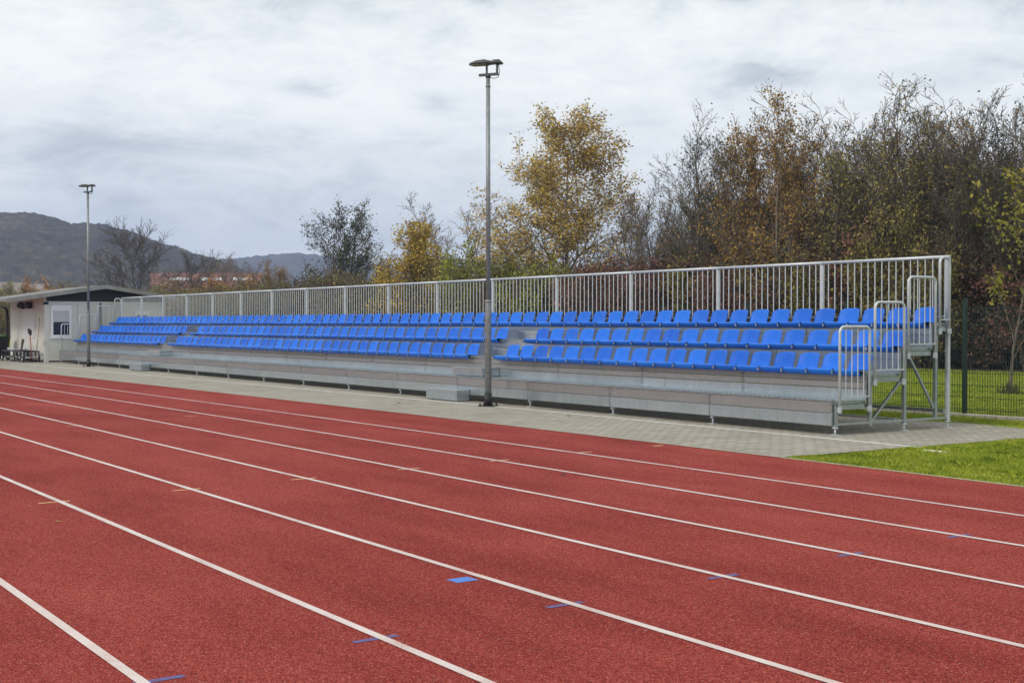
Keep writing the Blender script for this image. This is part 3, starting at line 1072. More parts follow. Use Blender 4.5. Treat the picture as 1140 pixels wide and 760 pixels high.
def deck(x1, x0, level):
    m = MB()
    ya, yb, z = RY[level] + 0.02, RY[level + 1] - 0.02, DZ[level]
    n = 3 if level < 3 else 2
    w = (yb - ya) / n
    for i in range(n):
        m.cbox(x0 + 0.005, x1 - 0.005, ya + i * w + 0.003, ya + (i + 1) * w - 0.003, z - 0.055, z, 0.005)
    m.cbox(x0 + 0.005, x1 - 0.005, RY[level] - 0.028, RY[level] + 0.0195, z - 0.0065, z + 0.003, 0.001)   # nosing
    if level == 0:                             # serrated non-slip edge
        t = int(BAY / 0.1)
        for i in range(t):
            xx = x0 + 0.03 + i * (BAY - 0.06) / (t - 1)
            m.box(xx - 0.022, xx + 0.022, ya - 0.035, ya + 0.03, z + 0.002, z + 0.016)
    return m


FAS, DCK = {}, {}
for k in range(NB):
    x1, x0 = X0 - BAY * k, X0 - BAY * (k + 1)
    for lv_ in range(4):
        fm, um = fascia(x1, x0, lv_)
        part(fm, 'fascia', M_GALV)
        if um.v:
            part(um, 'upper_plank', M_PLANK)
        part(deck(x1, x0, lv_), 'deck', M_GALV)
# support frames at every bay line
for k in range(NB + 1):
    x = X0 - BAY * k
    s = 0.05
    m = MB()
    xin = x + (0 if k in (0, NB) else 0)
    m.box(x - s / 2, x + s / 2, 13.835, 13.885, 0.10, 0.42)
    m.box(x - s / 2, x + s / 2, 14.53, 14.58, 0.10, DZ[1] - 0.06)
    m.box(x - s / 2, x + s / 2, 15.25, 15.30, 0.10, DZ[2] - 0.06)
    m.box(x - s / 2, x + s / 2, 15.93, 15.98, 0.16, DZ[3] - 0.06)
    m.box(x - 0.021, x + 0.021, 13.886, 16.21, 0.135, 0.165)
    for lv_ in range(4):
        m.box(x - 0.022, x + 0.022, RY[lv_] + 0.09, RY[lv_ + 1] - 0.075, DZ[lv_] - 0.125, DZ[lv_] - 0.058)
    m.bar((x + 0.004, 14.58, 0.17), (x + 0.004, 15.24, 0.76), 0.036, 0.036)
    m.bar((x - 0.006, 15.93, 0.30), (x - 0.006, 15.36, 1.10), 0.034, 0.034)
    fr = part(m, 'support_frame', M_GALV)
    for y in (13.86, 15.275, 16.235):
        f = MB()
        f.tube([(x, y, 0.008), (x, y, 0.10)], 0.016, 10)
        f.disc((x, y, 0.098), 0.045, 0.014, (0, 0, 1), 12)
        f.cbox(x - 0.06, x + 0.06, y - 0.05, y + 0.05, 0.0, 0.009, 0.002)
        f.build('levelling_foot', M_RAIL, fr)
    # rear post of the railing, from the ground up
    p = MB()
    p.cbox(x - 0.032, x + 0.032, 16.21, 16.262, 0.11, 2.50, 0.006)
    p.box(x - 0.034, x + 0.034, 16.205, 16.268, 2.50, 2.505)
    part(p, 'rear_post', M_RAIL)
# bracing along the bays under the stand
br = MB()
for k in range(NB):
    x1, x0 = X0 - BAY * k, X0 - BAY * (k + 1)
    br.bar((x1 - 0.03, 16.19, 0.25), (x0 + 0.03, 16.19, 0.25), 0.03, 0.05)
    br.bar((x1 - 0.03, 15.12, 0.17), (x0 + 0.03, 15.12, 0.17), 0.03, 0.03)
part(br, 'long_brace', M_GALV)
for k in range(NB):
    x1, x0 = X0 - BAY * k, X0 - BAY * (k + 1)
    m = MB()
    m.tube([(x1 - (0.0 if k else -0.03), 16.235, 2.53), (x0 + (0 if k < NB - 1 else -0.03), 16.235, 2.53)], 0.0255, 10)
    m.bar((x1 - 0.034, 16.235, 1.645), (x0 + 0.034, 16.235, 1.645), 0.03, 0.03)
    for j in range(17):
        x = x1 - BAY * (j + 1) / 18
        m.tube([(x, 16.235, 1.66), (x, 16.235, 2.51)], 0.0095, 6, cap=False)
    part(m, 'railing_panel', M_RAIL)


def hoop(x, ya, yb, zlo, zbar, ztop, nb, name, ylo_b=None):
    """an end railing: a bent tube with its bottom bar and balusters"""
    m = MB()
    R_ = 0.085
    pts = [(x, ya, zlo), (x, ya, ztop - R_)]
    for i in range(1, 6):
        a = math.pi - i * math.pi / 2 / 5
        pts.append((x, ya + R_ + R_ * math.cos(a), ztop - R_ + R_ * math.sin(a)))
    for i in range(0, 6):
        a = math.pi / 2 - i * math.pi / 2 / 5
        pts.append((x, yb - R_ + R_ * math.cos(a), ztop - R_ + R_ * math.sin(a)))
    pts.append((x, yb, zlo))
    m.tube(pts, 0.0205, 10)
    m.bar((x, ya, zbar), (x, yb, zbar), 0.03, 0.022)
    for i in range(nb):
        y = ya + (yb - ya) * (i + 1) / (nb + 1)
        m.tube([(x, y, zbar + 0.01), (x, y, ztop - 0.015)], 0.0085, 6, cap=False)
    # clamps
    m.box(x - 0.024, x + 0.024, ya - 0.0225, ya + 0.0225, zlo + 0.01, zlo + 0.09)
    m.box(x - 0.024, x + 0.024, yb - 0.0225, yb + 0.0225, zlo + 0.01, zlo + 0.09)
    return part(m, name, M_RAIL)


for x in (X0 + 0.055, XL - 0.055):
    hoop(x, 13.89, 14.49, 0.30, 0.525, 1.50, 4, 'end_rail')
    hoop(x, 14.60, 15.21, 0.66, 0.885, 1.845, 4, 'end_rail')
    hoop(x, 15.30, 15.89, 1.03, 1.245, 2.215, 4, 'end_rail')
    hoop(x, 15.985, 16.20, 1.38, 1.60, 2.515, 1, 'end_rail')
# boxes that make half steps in the two aisles
AISLES = [(-23.38, -22.38), (-42.88, -41.88)]
for (a, b) in AISLES:
    for lv_ in range(3):
        y1 = RY[lv_ + 1] - 0.022
        y0 = y1 - 0.42 if lv_ == 0 else y1 - 0.30
        m = MB()
        z0 = DZ[lv_] + (0.011 if lv_ == 0 else 0.001)
        m.cbox(a + (0.05 if lv_ else -0.15), b + (-0.05 if lv_ else 0.0), y0, y1, z0, (DZ[lv_] + DZ[lv_ + 1]) / 2, 0.006)
        for i in range(9):
            xx = a + 0.1 + i * (b - a - 0.2) / 8
            m.box(xx - 0.025, xx + 0.025, y0 + 0.01, y0 + 0.05, (DZ[lv_] + DZ[lv_ + 1]) / 2 - 0.001, (DZ[lv_] + DZ[lv_ + 1]) / 2 + 0.008)
        part(m, 'aisle_step', M_GALV)
for i, (a, b) in enumerate(AISLES):
    m = MB()
    m.cbox(-0.6, 0.6, -0.30, 0.0, 0.012, 0.235, 0.008)
    m.box(-0.56, 0.56, -0.305, -0.299, 0.03, 0.045)
    for sx in (-0.5, 0.5):
        m.box(sx - 0.05, sx + 0.05, -0.27, -0.03, 0.0, 0.013)
    s = m.build('step_block', M_GALV)
    s.location = ((a + b) / 2 - 0.12, 13.775, 0)
    tag(s, ['grey steel step block on the pavement left of the near lamp post', 'small grey steel step block on the pavement right of the far lamp post'][i], 'step',
        'steel step blocks in front of the aisles')


# ------------------------------------------------------------------ seats
def seat_mesh():
    prof = [(0.085, -0.080), (0.052, -0.070), (0.010, -0.024), (0.004, -0.004), (0.025, 0.006), (0.07, 0.004), (0.14, -0.004), (0.22, -0.010), (0.29, -0.008),
            (0.325, 0.006), (0.350, 0.045), (0.368, 0.10), (0.384, 0.155), (0.396, 0.200), (0.402, 0.218), (0.412, 0.226), (0.424, 0.220)]
    half = [0.238, 0.240, 0.241, 0.241, 0.241, 0.240, 0.238, 0.234, 0.226, 0.214, 0.207, 0.206, 0.206, 0.203, 0.198, 0.193, 0.190]
    nu = 11
    bm = bmesh.new()
    rows = []
    L = len(prof)
    for j, ((y, z), hw) in enumerate(zip(prof, half)):
        r = []
        for i in range(nu):
            u = -1 + 2 * i / (nu - 1)
            e = abs(u) ** 4
            e2 = u * u
            zz, yy, xx = z, y, u * hw
            t = j / (L - 1)
            if 4 <= j <= 9:                       # pan: raised rims
                zz += 0.018 * e2 - 0.012 * e
            if 9 <= j:                            # back: wraps forward at the sides, rounded top corners
                yy -= 0.055 * e2 * (1.0 if j >= 10 else 0.6)
                if j >= 12:
                    zz -= 0.050 * abs(u) ** 6 * (j - 11) / 5
            if j <= 3:
                yy += 0.018 * e
            r.append(bm.verts.new((xx, yy, zz)))
        rows.append(r)
    for j in range(L - 1):
        for i in range(nu - 1):
            bm.faces.new((rows[j][i], rows[j][i + 1], rows[j + 1][i + 1], rows[j + 1][i]))
    bmesh.ops.recalc_face_normals(bm, faces=bm.faces[:])
    me = bpy.data.meshes.new('seat_shell')
    bm.to_mesh(me)
    bm.free()
    o = bpy.data.objects.new('seat_shell', me)
    COL.objects.link(o)
    so = o.modifiers.new('s', 'SOLIDIFY')
    so.thickness = 0.012
    so.offset = 0
    sb = o.modifiers.new('b', 'SUBSURF')
    sb.levels = 1
    sb.render_levels = 1
    dg = bpy.context.evaluated_depsgraph_get()
    res = bpy.data.meshes.new_from_object(o.evaluated_get(dg))
    bpy.data.objects.remove(o)
    bpy.data.meshes.remove(me)
    res.name = 'seat'
    res.materials.clear()
    res.materials.append(M_SEAT)
    for p in res.polygons:
        p.use_smooth = True
    return res


SEAT = link('seat', seat_mesh())
bk = MB()
bk.box(-0.264, -0.238, 0.0, 0.10, -0.058, -0.016)
bk.box(-0.225, 0.225, 0.12, 0.26, -0.05, -0.022)
bk.build('bracket', M_GALV, SEAT)
UNITS = ['', 'first', 'second', 'third', 'fourth', 'fifth', 'sixth', 'seventh', 'eighth', 'ninth', 'tenth', 'eleventh', 'twelfth', 'thirteenth', 'fourteenth',
         'fifteenth', 'sixteenth', 'seventeenth', 'eighteenth', 'nineteenth']


def ordinal(n):
    if n < 20:
        return UNITS[n]
    t = {2: ('twentieth', 'twenty'), 3: ('thirtieth', 'thirty'), 4: ('fortieth', 'forty')}[n // 10]
    return t[0] if n % 10 == 0 else t[1] + '-' + UNITS[n % 10]


SEAT_Y = [14.30, 15.02, 15.70]
SEAT_Z = [0.885, 1.215, 1.555]
ROWN = ['front row', 'middle row', 'top row']
XR = -12.86
first = True
for r in range(3):
    for k in range(80):
        if r < 2 and k in (19, 20, 58, 59):
            continue
        if r == 2:
            lab = ('%s blue seat from the right end of the top row' % ordinal(k + 1)) if k < 40 else ('%s blue seat from the left end of the top row' % ordinal(80 - k))
        elif k < 19:
            lab = '%s blue seat from the right end of the %s' % (ordinal(k + 1), ROWN[r])
        elif k < 40:
            lab = '%s blue seat left of the near aisle in the %s' % (ordinal(k - 20), ROWN[r])
        elif k < 58:
            lab = '%s blue seat right of the far aisle in the %s' % (ordinal(58 - k), ROWN[r])
        else:
            lab = '%s blue seat from the left end of the %s' % (ordinal(80 - k), ROWN[r])
        loc = (XR - 0.25 - 0.5 * k + rnd.uniform(-0.004, 0.004), SEAT_Y[r] + rnd.uniform(-0.004, 0.004), SEAT_Z[r] + rnd.uniform(-0.003, 0.003))
        if first:
            o = SEAT
            o.location = loc
            first = False
        else:
            o = copy_tree(SEAT, loc, rnd.uniform(-0.012, 0.012))
        tag(o, lab, 'seat', 'blue plastic seats on the grandstand')


# ------------------------------------------------------------------ lamp posts
def lamp_post():
    root = empty('lamp_post')
    p = MB()
    p.tube([(0, 0, 0.012), (0, 0, 1.93), (0, 0, 1.97)], [0.062, 0.060, 0.056], 16)
    p.tube([(0, 0, 1.96), (0, 0, 6.16)], [0.044, 0.038], 14)
    p.disc((0, 0, 1.955), 0.066, 0.05, (0, 0, 1), 16)
    p.disc((0, 0, 5.94), 0.046, 0.03, (0, 0, 1), 14)
    p.build('pole', M_POLE, root)
    s = MB()
    s.tube([(0, 0, 0.011), (0, 0, 0.24)], [0.074, 0.068], 16)
    s.build('base_sleeve', M_BLACK, root)
    b = MB()
    b.cbox(-0.16, 0.16, -0.16, 0.16, 0.0, 0.014, 0.003)
    for sx in (-0.12, 0.12):
        for sy in (-0.12, 0.12):
            b.tube([(sx, sy, 0.012), (sx, sy, 0.065)], 0.012, 8)
            b.disc((sx, sy, 0.028), 0.024, 0.018, (0, 0, 1), 6)
    b.build('base_plate', M_BLACK, root)
    c = MB()
    c.bar((-0.02, -0.18, 6.155), (0.02, 0.20, 6.155), 0.055, 0.045)
    c.disc((0, 0, 6.13), 0.05, 0.06, (0, 0, 1), 12)
    c.bar((0.008, 0.175, 6.16), (0.008, 0.180, 6.34), 0.05, 0.03)
    c.bar((-0.012, -0.03, 6.16), (-0.012, -0.03, 6.34), 0.045, 0.03)
    c.build('bracket', M_LAMP, root)
    h = MB()
    # luminaire: rounded wedge, thick driver box behind and thin LED panel in front
    sec = [(-0.36, 0.06, 0.315, 0.325), (-0.33, 0.10, 0.312, 0.350), (-0.20, 0.125, 0.314, 0.385), (-0.05, 0.125, 0.318, 0.395), (0.04, 0.115, 0.322, 0.372),
           (0.10, 0.105, 0.322, 0.366), (0.16, 0.11, 0.315, 0.384), (0.24, 0.10, 0.312, 0.372), (0.27, 0.08, 0.32, 0.35)]
    vs, fs = [], []
    for (y, w, za, zb) in sec:
        dy = 0.25 * (y + 0.3)
        z0, z1 = 6.03 + za + 0.02 * (0.3 - y) * 0, 6.03 + zb
        c_ = 0.3 * (z1 - z0)
        for (a, z) in ((-w, z0 + c_), (-w * 0.9, z0), (w * 0.9, z0), (w, z0 + c_), (w * 0.96, z1 - c_), (w * 0.78, z1), (-w * 0.78, z1), (-w * 0.96, z1 - c_)):
            vs.append((a, y, z))
    n = len(sec)
    for j in range(n - 1):
        for i in range(8):
            i2 = (i + 1) % 8
            fs.append((j * 8 + i, j * 8 + i2, (j + 1) * 8 + i2, (j + 1) * 8 + i))
    fs += [tuple(range(8)), tuple((n - 1) * 8 + i for i in reversed(range(8)))]
    h._add(vs, fs, False)
    for i in range(5):
        x = -0.06 + i * 0.03
        h.box(x - 0.004, x + 0.004, 0.11, 0.23, 6.40, 6.418)
    ho = h.build('lamp_head', M_LAMP, root)
    g = MB()
    g.box(-0.10, 0.10, -0.31, -0.01, 6.335, 6.346)
    g.build('lamp_lens', M_GLASS_LED, ho)
    w = MB()
    pts = []
    for i in range(12):
        a = i / 11
        pts.append((0.03 + 0.02 * a, 0.02 + 0.19 * a + 0.10 * math.sin(a * math.pi), 6.10 - 0.06 * math.sin(a * math.pi) + 0.28 * a * a))
    w.tube(pts, 0.006, 6)
    w.build('cable', M_BLACK, root)
    return root


LP = lamp_post()
LP.location = (-20.91, 13.27, 0)
LP.rotation_euler = (0, 0, math.radians(-50))
tag(LP, 'tall galvanised lamp post in front of the near aisle of the grandstand', 'lamp post', 'lamp posts along the track')
LP2 = copy_tree(LP, (-47.42, 13.38, 0), math.radians(-52))
tag(LP2, 'galvanised lamp post standing farther off beside the hut end of the grandstand', 'lamp post')

# ------------------------------------------------------------------ hut at the far end
def f_panel(n, b, tcn, pos):
    sepx = n.n('ShaderNodeSeparateXYZ')
    n.l(pos, sepx.inputs[0])
    big = n.noise(pos, 1.3, 5, 0.6)
    streak = n.noise(n.mapping(pos, scale=(6, 6, 0.5)), 1.5, 4, 0.6)
    f = n.math('ADD', n.math('MULTIPLY', big, 0.5), n.math('MULTIPLY', streak, 0.5))
    n.l(n.ramp(f, [(0.3, (0.54, 0.545, 0.50)), (0.65, (0.63, 0.63, 0.585))]), b.inputs['Base Color'])
    b.inputs['Roughness'].default_value = 0.55


M_PANEL = mat('cream_steel_panel', f_panel)
M_WHITE = mat('white_window_frame', None, (0.74, 0.75, 0.76), 0.45, 0, 0.05, 3)
M_SHUT = mat('roller_shutter', None, (0.52, 0.53, 0.54), 0.5, 0, 0.06, 3)
M_DARKGABLE = mat('dark_gable_boards', None, (0.012, 0.012, 0.014), 0.7, 0, 0.3, 3)
M_ROOFSHEET = mat('grey_roof_sheet', None, (0.20, 0.20, 0.195), 0.7, 0.1, 0.2, 2)
HX, HY, HD, HW, HH = -53.55, 13.42, 5.6, 4.75, 2.36       # front right corner, depth along x, width along y, wall height
hut = tag(empty('hut', (HX, HY, 0)), 'cream panelled hut with black gable at the far end of the grandstand', 'hut')
w = MB()


def wall_face(m, axis, a, b, fixed, outward):
    """a wall of vertical panels with recessed joints"""
    n = max(2, round((b - a) / 0.58))
    s = (b - a) / n
    for i in range(n):
        lo, hi = a + i * s + 0.008, a + (i + 1) * s - 0.008
        if axis == 'y':
            m.box(fixed - 0.03, fixed + 0.012 * outward, lo, hi, 0.06, HH - 0.10)
        else:
            m.box(lo, hi, fixed - 0.012, fixed + 0.03, 0.06, HH - 0.10)


w.box(-HD, -0.01, 0.01, HW, 0.05, HH)
wall_face(w, 'y', 0.12, HW - 0.1, 0.0, 1)
wall_face(w, 'x', -HD + 0.1, -0.12, 0.0, 1)
for (x, y) in ((-0.06, 0.06), (-HD + 0.05, 0.06), (-0.06, HW - 0.06)):
    w.box(x - 0.08, x + 0.08, y - 0.08, y + 0.08, 0.0, HH + 0.002)
w.box(-HD, 0.02, -0.02, HW, HH - 0.098, HH + 0.03)
w.box(-HD, 0.021, -0.019, 0.10, HH + 0.032, 2.595)
w.build('wall', M_PANEL, hut)
g = MB()
RIDGE_Y, RIDGE_Z, SL = 2.28, 3.0, 0.152
g.prism([(0.05, HH + 0.032), (HW - 0.02, HH + 0.032), (HW - 0.02, RIDGE_Z - SL * (HW - RIDGE_Y) - 0.05), (RIDGE_Y, RIDGE_Z - 0.05), (0.05, RIDGE_Z - SL * (RIDGE_Y - 0.05) - 0.05)],
        'x', -0.10, 0.03)
g.build('gable', M_DARKGABLE, hut)
r = MB()
YA, YB = -1.55, HW + 0.35
zA, zB = RIDGE_Z - SL * (RIDGE_Y - YA), RIDGE_Z - SL * (YB - RIDGE_Y)
r.prism([(YA, zA - 0.05), (RIDGE_Y, RIDGE_Z - 0.05), (YB, zB - 0.05), (YB, zB + 0.05), (RIDGE_Y, RIDGE_Z + 0.05), (YA, zA + 0.05)], 'x', -HD - 0.4, 0.42)
ro = r.build('roof', M_ROOFSHEET, hut)
vb = MB()
vb.prism([(YA, zA - 0.10), (RIDGE_Y, RIDGE_Z - 0.10), (YB, zB - 0.10), (YB, zB + 0.062), (RIDGE_Y, RIDGE_Z + 0.062), (YA, zA + 0.062)], 'x', 0.423, 0.45)
vb.build('verge_board', mat('grey_verge_board', None, (0.24, 0.24, 0.23), 0.7, 0, 0.2, 2), ro)
# gable window with half lowered shutter (its frame stands proud of the panels)
win = MB()
wy0, wy1, wz0, wz1 = 0.22, 1.02, 0.98, 2.24
win.box(0.014, 0.05, wy0, wy1, wz1 - 0.22, wz1)
win.box(0.014, 0.05, wy0, wy0 + 0.09, wz0, wz1 - 0.222)
win.box(0.014, 0.05, wy1 - 0.09, wy1, wz0, wz1 - 0.222)
win.box(0.014, 0.07, wy0 - 0.03, wy1 + 0.03, wz0 - 0.06, wz0 - 0.002)
win.box(0.014, 0.05, wy0 + 0.092, wy1 - 0.092, wz0, wz0 + 0.09)
wo = win.build('window', M_WHITE, hut)
pn = MB()
pn.box(0.015, 0.026, wy0 + 0.092, wy1 - 0.092, wz0 + 0.092, wz1 - 0.223)
pn.build('pane', M_DKWIN, wo)
sh = MB()
for i in range(10):
    z = wz1 - 0.224 - i * 0.044
    sh.cbox(0.028, 0.042, wy0 + 0.093, wy1 - 0.093, z - 0.043, z - 0.001, 0.004)
sh.build('shutter', M_SHUT, wo)
# second small window behind the stand
w2 = MB()
w2.box(0.014, 0.05, 3.55, 4.15, 1.45, 2.02)
w2o = w2.build('window', M_WHITE, hut)
p2 = MB()
p2.box(0.052, 0.056, 3.63, 4.07, 1.53, 1.86)
p2.build('pane', M_DKWIN, w2o)
# closed shutter on the track side
s2 = MB()
s2.box(-3.30, -1.45, -0.05, -0.014, 0.96, 2.10)
s2o = s2.build('window', M_WHITE, hut)
s3 = MB()
for i in range(22):
    z = 2.06 - i * 0.048
    s3.cbox(-3.22, -1.53, -0.062, -0.051, z - 0.046, z - 0.002, 0.004)
s3.build('shutter', mat('white_roller_shutter', None, (0.66, 0.67, 0.69), 0.5, 0, 0.05, 3), s2o)
for xx in (-3.15, -1.95):
    f = MB()
    f.tube([(xx, -0.02, 2.26), (xx, -0.10, 2.26)], 0.035, 8)
    f.tube([(xx + 0.12, -0.10, 2.23), (xx, -0.16, 2.27), (xx - 0.14, -0.22, 2.24)], [0.13, 0.15, 0.10], 12)
    f.build('wall_lamp', M_BLACK, hut)
dp = MB()
dp.tube([(0.045, 2.16, 0.1), (0.045, 2.16, HH - 0.02)], 0.03, 8)
dp.build('downpipe', M_BLACK, hut)
ar = MB()
pts = [(-4.25, -0.45, 0.0), (-4.25, -0.45, 1.75)]
for i in range(1, 7):
    a = i / 6 * math.pi / 2
    pts.append((-4.25 - 0.5 * (1 - math.cos(a)), -0.45, 1.75 + 0.42 * math.sin(a)))
pts.append((-5.75, -0.45, 2.26))
ar.tube(pts, 0.055, 10)
ar.build('canopy_post', M_BLACK, hut)


# things standing along the hut
def wheelie_bin():
    root = empty('wheelie_bin')
    b = MB()
    vs, fs = [], []
    for (w_, d_, z) in ((0.24, 0.25, 0.08), (0.29, 0.34, 0.95)):
        vs += [(-w_, -d_, z), (w_, -d_, z), (w_, d_, z), (-w_, d_, z)]
    b._add(vs, [(0, 3, 2, 1), (4, 5, 6, 7), (0, 1, 5, 4), (1, 2, 6, 5), (2, 3, 7, 6), (3, 0, 4, 7)])
    b.cbox(-0.31, 0.31, -0.36, 0.36, 0.90, 0.955, 0.01)
    b.build('body', M_BLACK, root)
    l = MB()
    l.prism([(-0.38, 0.957), (0.38, 0.957), (0.38, 0.99), (0.1, 1.04), (-0.30, 1.02), (-0.38, 0.985)], 'x', -0.32, 0.32)
    l.build('lid', mat('green_bin_lid', None, (0.12, 0.28, 0.05), 0.5, 0, 0.1, 6), root)
    for s in (-1, 1):
        q = MB()
        q.disc((s * 0.26, 0.27, 0.1), 0.1, 0.05, (1, 0, 0), 16)
        q.build('wheel', M_BLACK, root)
    return root


wb = wheelie_bin()
wb.location = (-58.25, 12.72, 0)
wb.rotation_euler = (0, 0, 0.3)
tag(wb, 'black wheeled bin with green lid at the left corner of the hut', 'bin')
M_DKMETAL = mat('dark_metal', None, (0.03, 0.03, 0.033), 0.5, 0.5, 0.3, 8)
M_PALEMETAL = mat('pale_metal', None, (0.50, 0.50, 0.50), 0.5, 0.3, 0.2, 8)


def cart(L, W, H):
    root = empty('equipment_cart')
    f = MB()
    for sy in (-W / 2, W / 2):
        f.bar((-L / 2, sy, H), (L / 2, sy, H), 0.05, 0.05)
        f.bar((-L / 2, sy, 0.14), (L / 2, sy, 0.14), 0.04, 0.04)
    for sx in (-L / 2, -L / 6, L / 6, L / 2):
        f.bar((sx, -W / 2 + 0.026, H), (sx, W / 2 - 0.026, H), 0.045, 0.045)
        for sy in (-W / 2, W / 2):
            f.bar((sx, sy, 0.161), (sx, sy, H - 0.026), 0.04)
    f.build('frame', M_DKMETAL, root)
    t = MB()
    for i in range(5):
        y = -W / 2 + 0.05 + i * (W - 0.1) / 4
        t.cbox(-L / 2 + 0.06, L / 2 - 0.06, y - 0.035, y + 0.035, 0.165, 0.185, 0.003)
    t.build('tray', M_PALEMETAL, root)
    for sx in (-L / 2 + 0.12, L / 2 - 0.12):
        for sy in (-W / 2 - 0.04, W / 2 + 0.04):
            q = MB()
            q.disc((sx, sy, 0.12), 0.12, 0.045, (0, 1, 0), 18)
            wq = q.build('wheel', M_BLACK, root)
            q = MB()
            q.disc((sx, sy, 0.12), 0.06, 0.055, (0, 1, 0), 12)
            q.build('hub', M_PALEMETAL, wq)
    return root


c1 = cart(1.7, 0.55, 0.42)
c1.location = (-54.55, 12.95, 0)
tag(c1, 'low black wheeled equipment cart by the hut wall, nearest the corner with the broom', 'cart', 'equipment carts by the hut')
c2 = copy_tree(c1, (-56.45, 12.95, 0), 0.03)
tag(c2, 'low black wheeled equipment cart by the hut wall, beside the bin', 'cart')
tr = MB()
tr.cbox(-0.55, 0.55, -0.25, 0.25, 0.0, 0.035, 0.006)
tr.cbox(-0.55, 0.55, -0.25, -0.22, 0.036, 0.10, 0.004)
tr.cbox(-0.55, 0.55, 0.22, 0.25, 0.036, 0.10, 0.004)
to = tr.build('tray', M_PALEMETAL)
to.location = (-56.1, 12.95, 0.4455)
tag(to, 'pale metal tray lying on top of the left equipment cart', 'tray')
bp_ = MB()
bp_.tube([(0, 0, 0), (0.05, 0.02, 0.24), (0.16, 0.03, 0.42)], [0.03, 0.045, 0.06], 8)
bo = bp_.build('hand_brush', mat('brown_bristle', None, (0.10, 0.07, 0.05), 0.9, 0, 0.3, 20))
bo.location = (-55.35, 12.95, 0.4455)
tag(bo, 'short brown hand brush propped upright on the cart', 'brush')


def broom(col, L, head):
    root = empty('broom')
    h = MB()
    h.tube([(0, 0, 0.10), (0, 0, L)], 0.02, 8)
    h.build('handle', col, root)
    k = MB()
    if head == 'top':
        k.cbox(-0.16, 0.16, -0.04, 0.04, L, L + 0.08, 0.01)
        k.cbox(-0.15, 0.15, -0.05, 0.05, L + 0.081, L + 0.20, 0.01)
        k.box(-0.03, 0.03, -0.03, 0.03, 0.0, 0.10)
    else:
        k.cbox(-0.16, 0.16, -0.04, 0.04, 0.0, 0.10, 0.01)
    k.build('broom_head', M_BLACK, root)
    return root


b1 = broom(mat('red_broom_handle', None, (0.36, 0.07, 0.05), 0.5, 0, 0.1, 8), 1.12, 'top')
b1.location = (-53.75, 12.98, 0.0)
b1.rotation_euler = (0.12, 0.20, 0)
tag(b1, 'broom with red handle and dark head up leaning on the hut corner', 'broom')
b2 = broom(mat('pale_wood_handle', None, (0.42, 0.34, 0.24), 0.6, 0, 0.15, 8), 1.75, 'bottom')
b2.location = (-53.95, 13.16, 0.0)
b2.rotation_euler = (-0.08, 0.05, 0)
tag(b2, 'broom with pale wooden handle leaning on the hut wall', 'broom')

# ------------------------------------------------------------------ green wire fence behind the stand
M_GREEN = mat('dark_green_coating', None, (0.010, 0.030, 0.022), 0.5, 0.1, 0.2, 10)
FX, FY, FS, FN = -14.33, 18.5, 2.6, 21
fence = tag(empty('wire_fence', (FX, FY, 0)), 'dark green wire mesh fence between the grandstand and the lawn', 'fence')
panel_me = post_me = None
pm = MB()
for j in range(51):
    x = -0.05 - j * 0.05
    pm.bar((x, 0, 0.06), (x, 0, 1.83), 0.006)
for z in (0.12, 0.32, 0.52, 0.72, 0.92, 1.12, 1.32, 1.52, 1.72, 1.80):
    pm.bar((-0.04, -0.007, z), (-FS + 0.04, -0.007, z), 0.008)
    pm.bar((-0.04, 0.007, z), (-FS + 0.04, 0.007, z), 0.008)
panel_me = pm.mesh('mesh_panel', M_GREEN, fix=False)
qm = MB()
qm.cbox(-0.035, 0.035, -0.03, 0.03, -0.05, 1.94, 0.006)
qm.box(-0.04, 0.04, -0.035, 0.035, 1.94, 1.955)
post_me = qm.mesh('post', M_GREEN)
for i in range(-4, FN):
    o = link('post', post_me, fence)
    o.location = (-FS * i, 0, 0)
    if i < FN - 1:
        o = link('mesh_panel', panel_me, fence)
        o.location = (-FS * i, 0, 0)
ks = MB()
x = -3.0
while x > -68:
    ks.cbox(x - 0.19, x, 18.40, 18.60, -0.02, 0.045 + rnd.uniform(-0.006, 0.006), 0.006)
    x -= 0.205
tag(ks.build('kerb_stones', mat('pale_kerb_stone', None, (0.40, 0.37, 0.29), 0.9, 0, 0.25, 4)), kind='structure')

# ------------------------------------------------------------------ marks and leaves on the track
LY = [1.824 + 1.246 * i for i in range(7)]
LNAME = ['seventh', 'sixth', 'fifth', 'fourth', 'third', 'second', 'outermost']


def flat_mark(name, x0, y0, x1, y1, wd, z, m):
    d = Vector((x1 - x0, y1 - y0, 0))
    s = Vector((-d.y, d.x, 0)).normalized() * (wd / 2)
    a, b = Vector((x0, y0, 0)), Vector((x1, y1, 0))
    c = (a + b) / 2
    mb = MB()
    mb._add([tuple(p - c + Vector((0, 0, 0.0))) for p in (a - s, b - s, b + s, a + s)], [(0, 1, 2, 3)])
    o = mb.build(name, m, fix=False)
    o.location = (c.x, c.y, z)
    return o


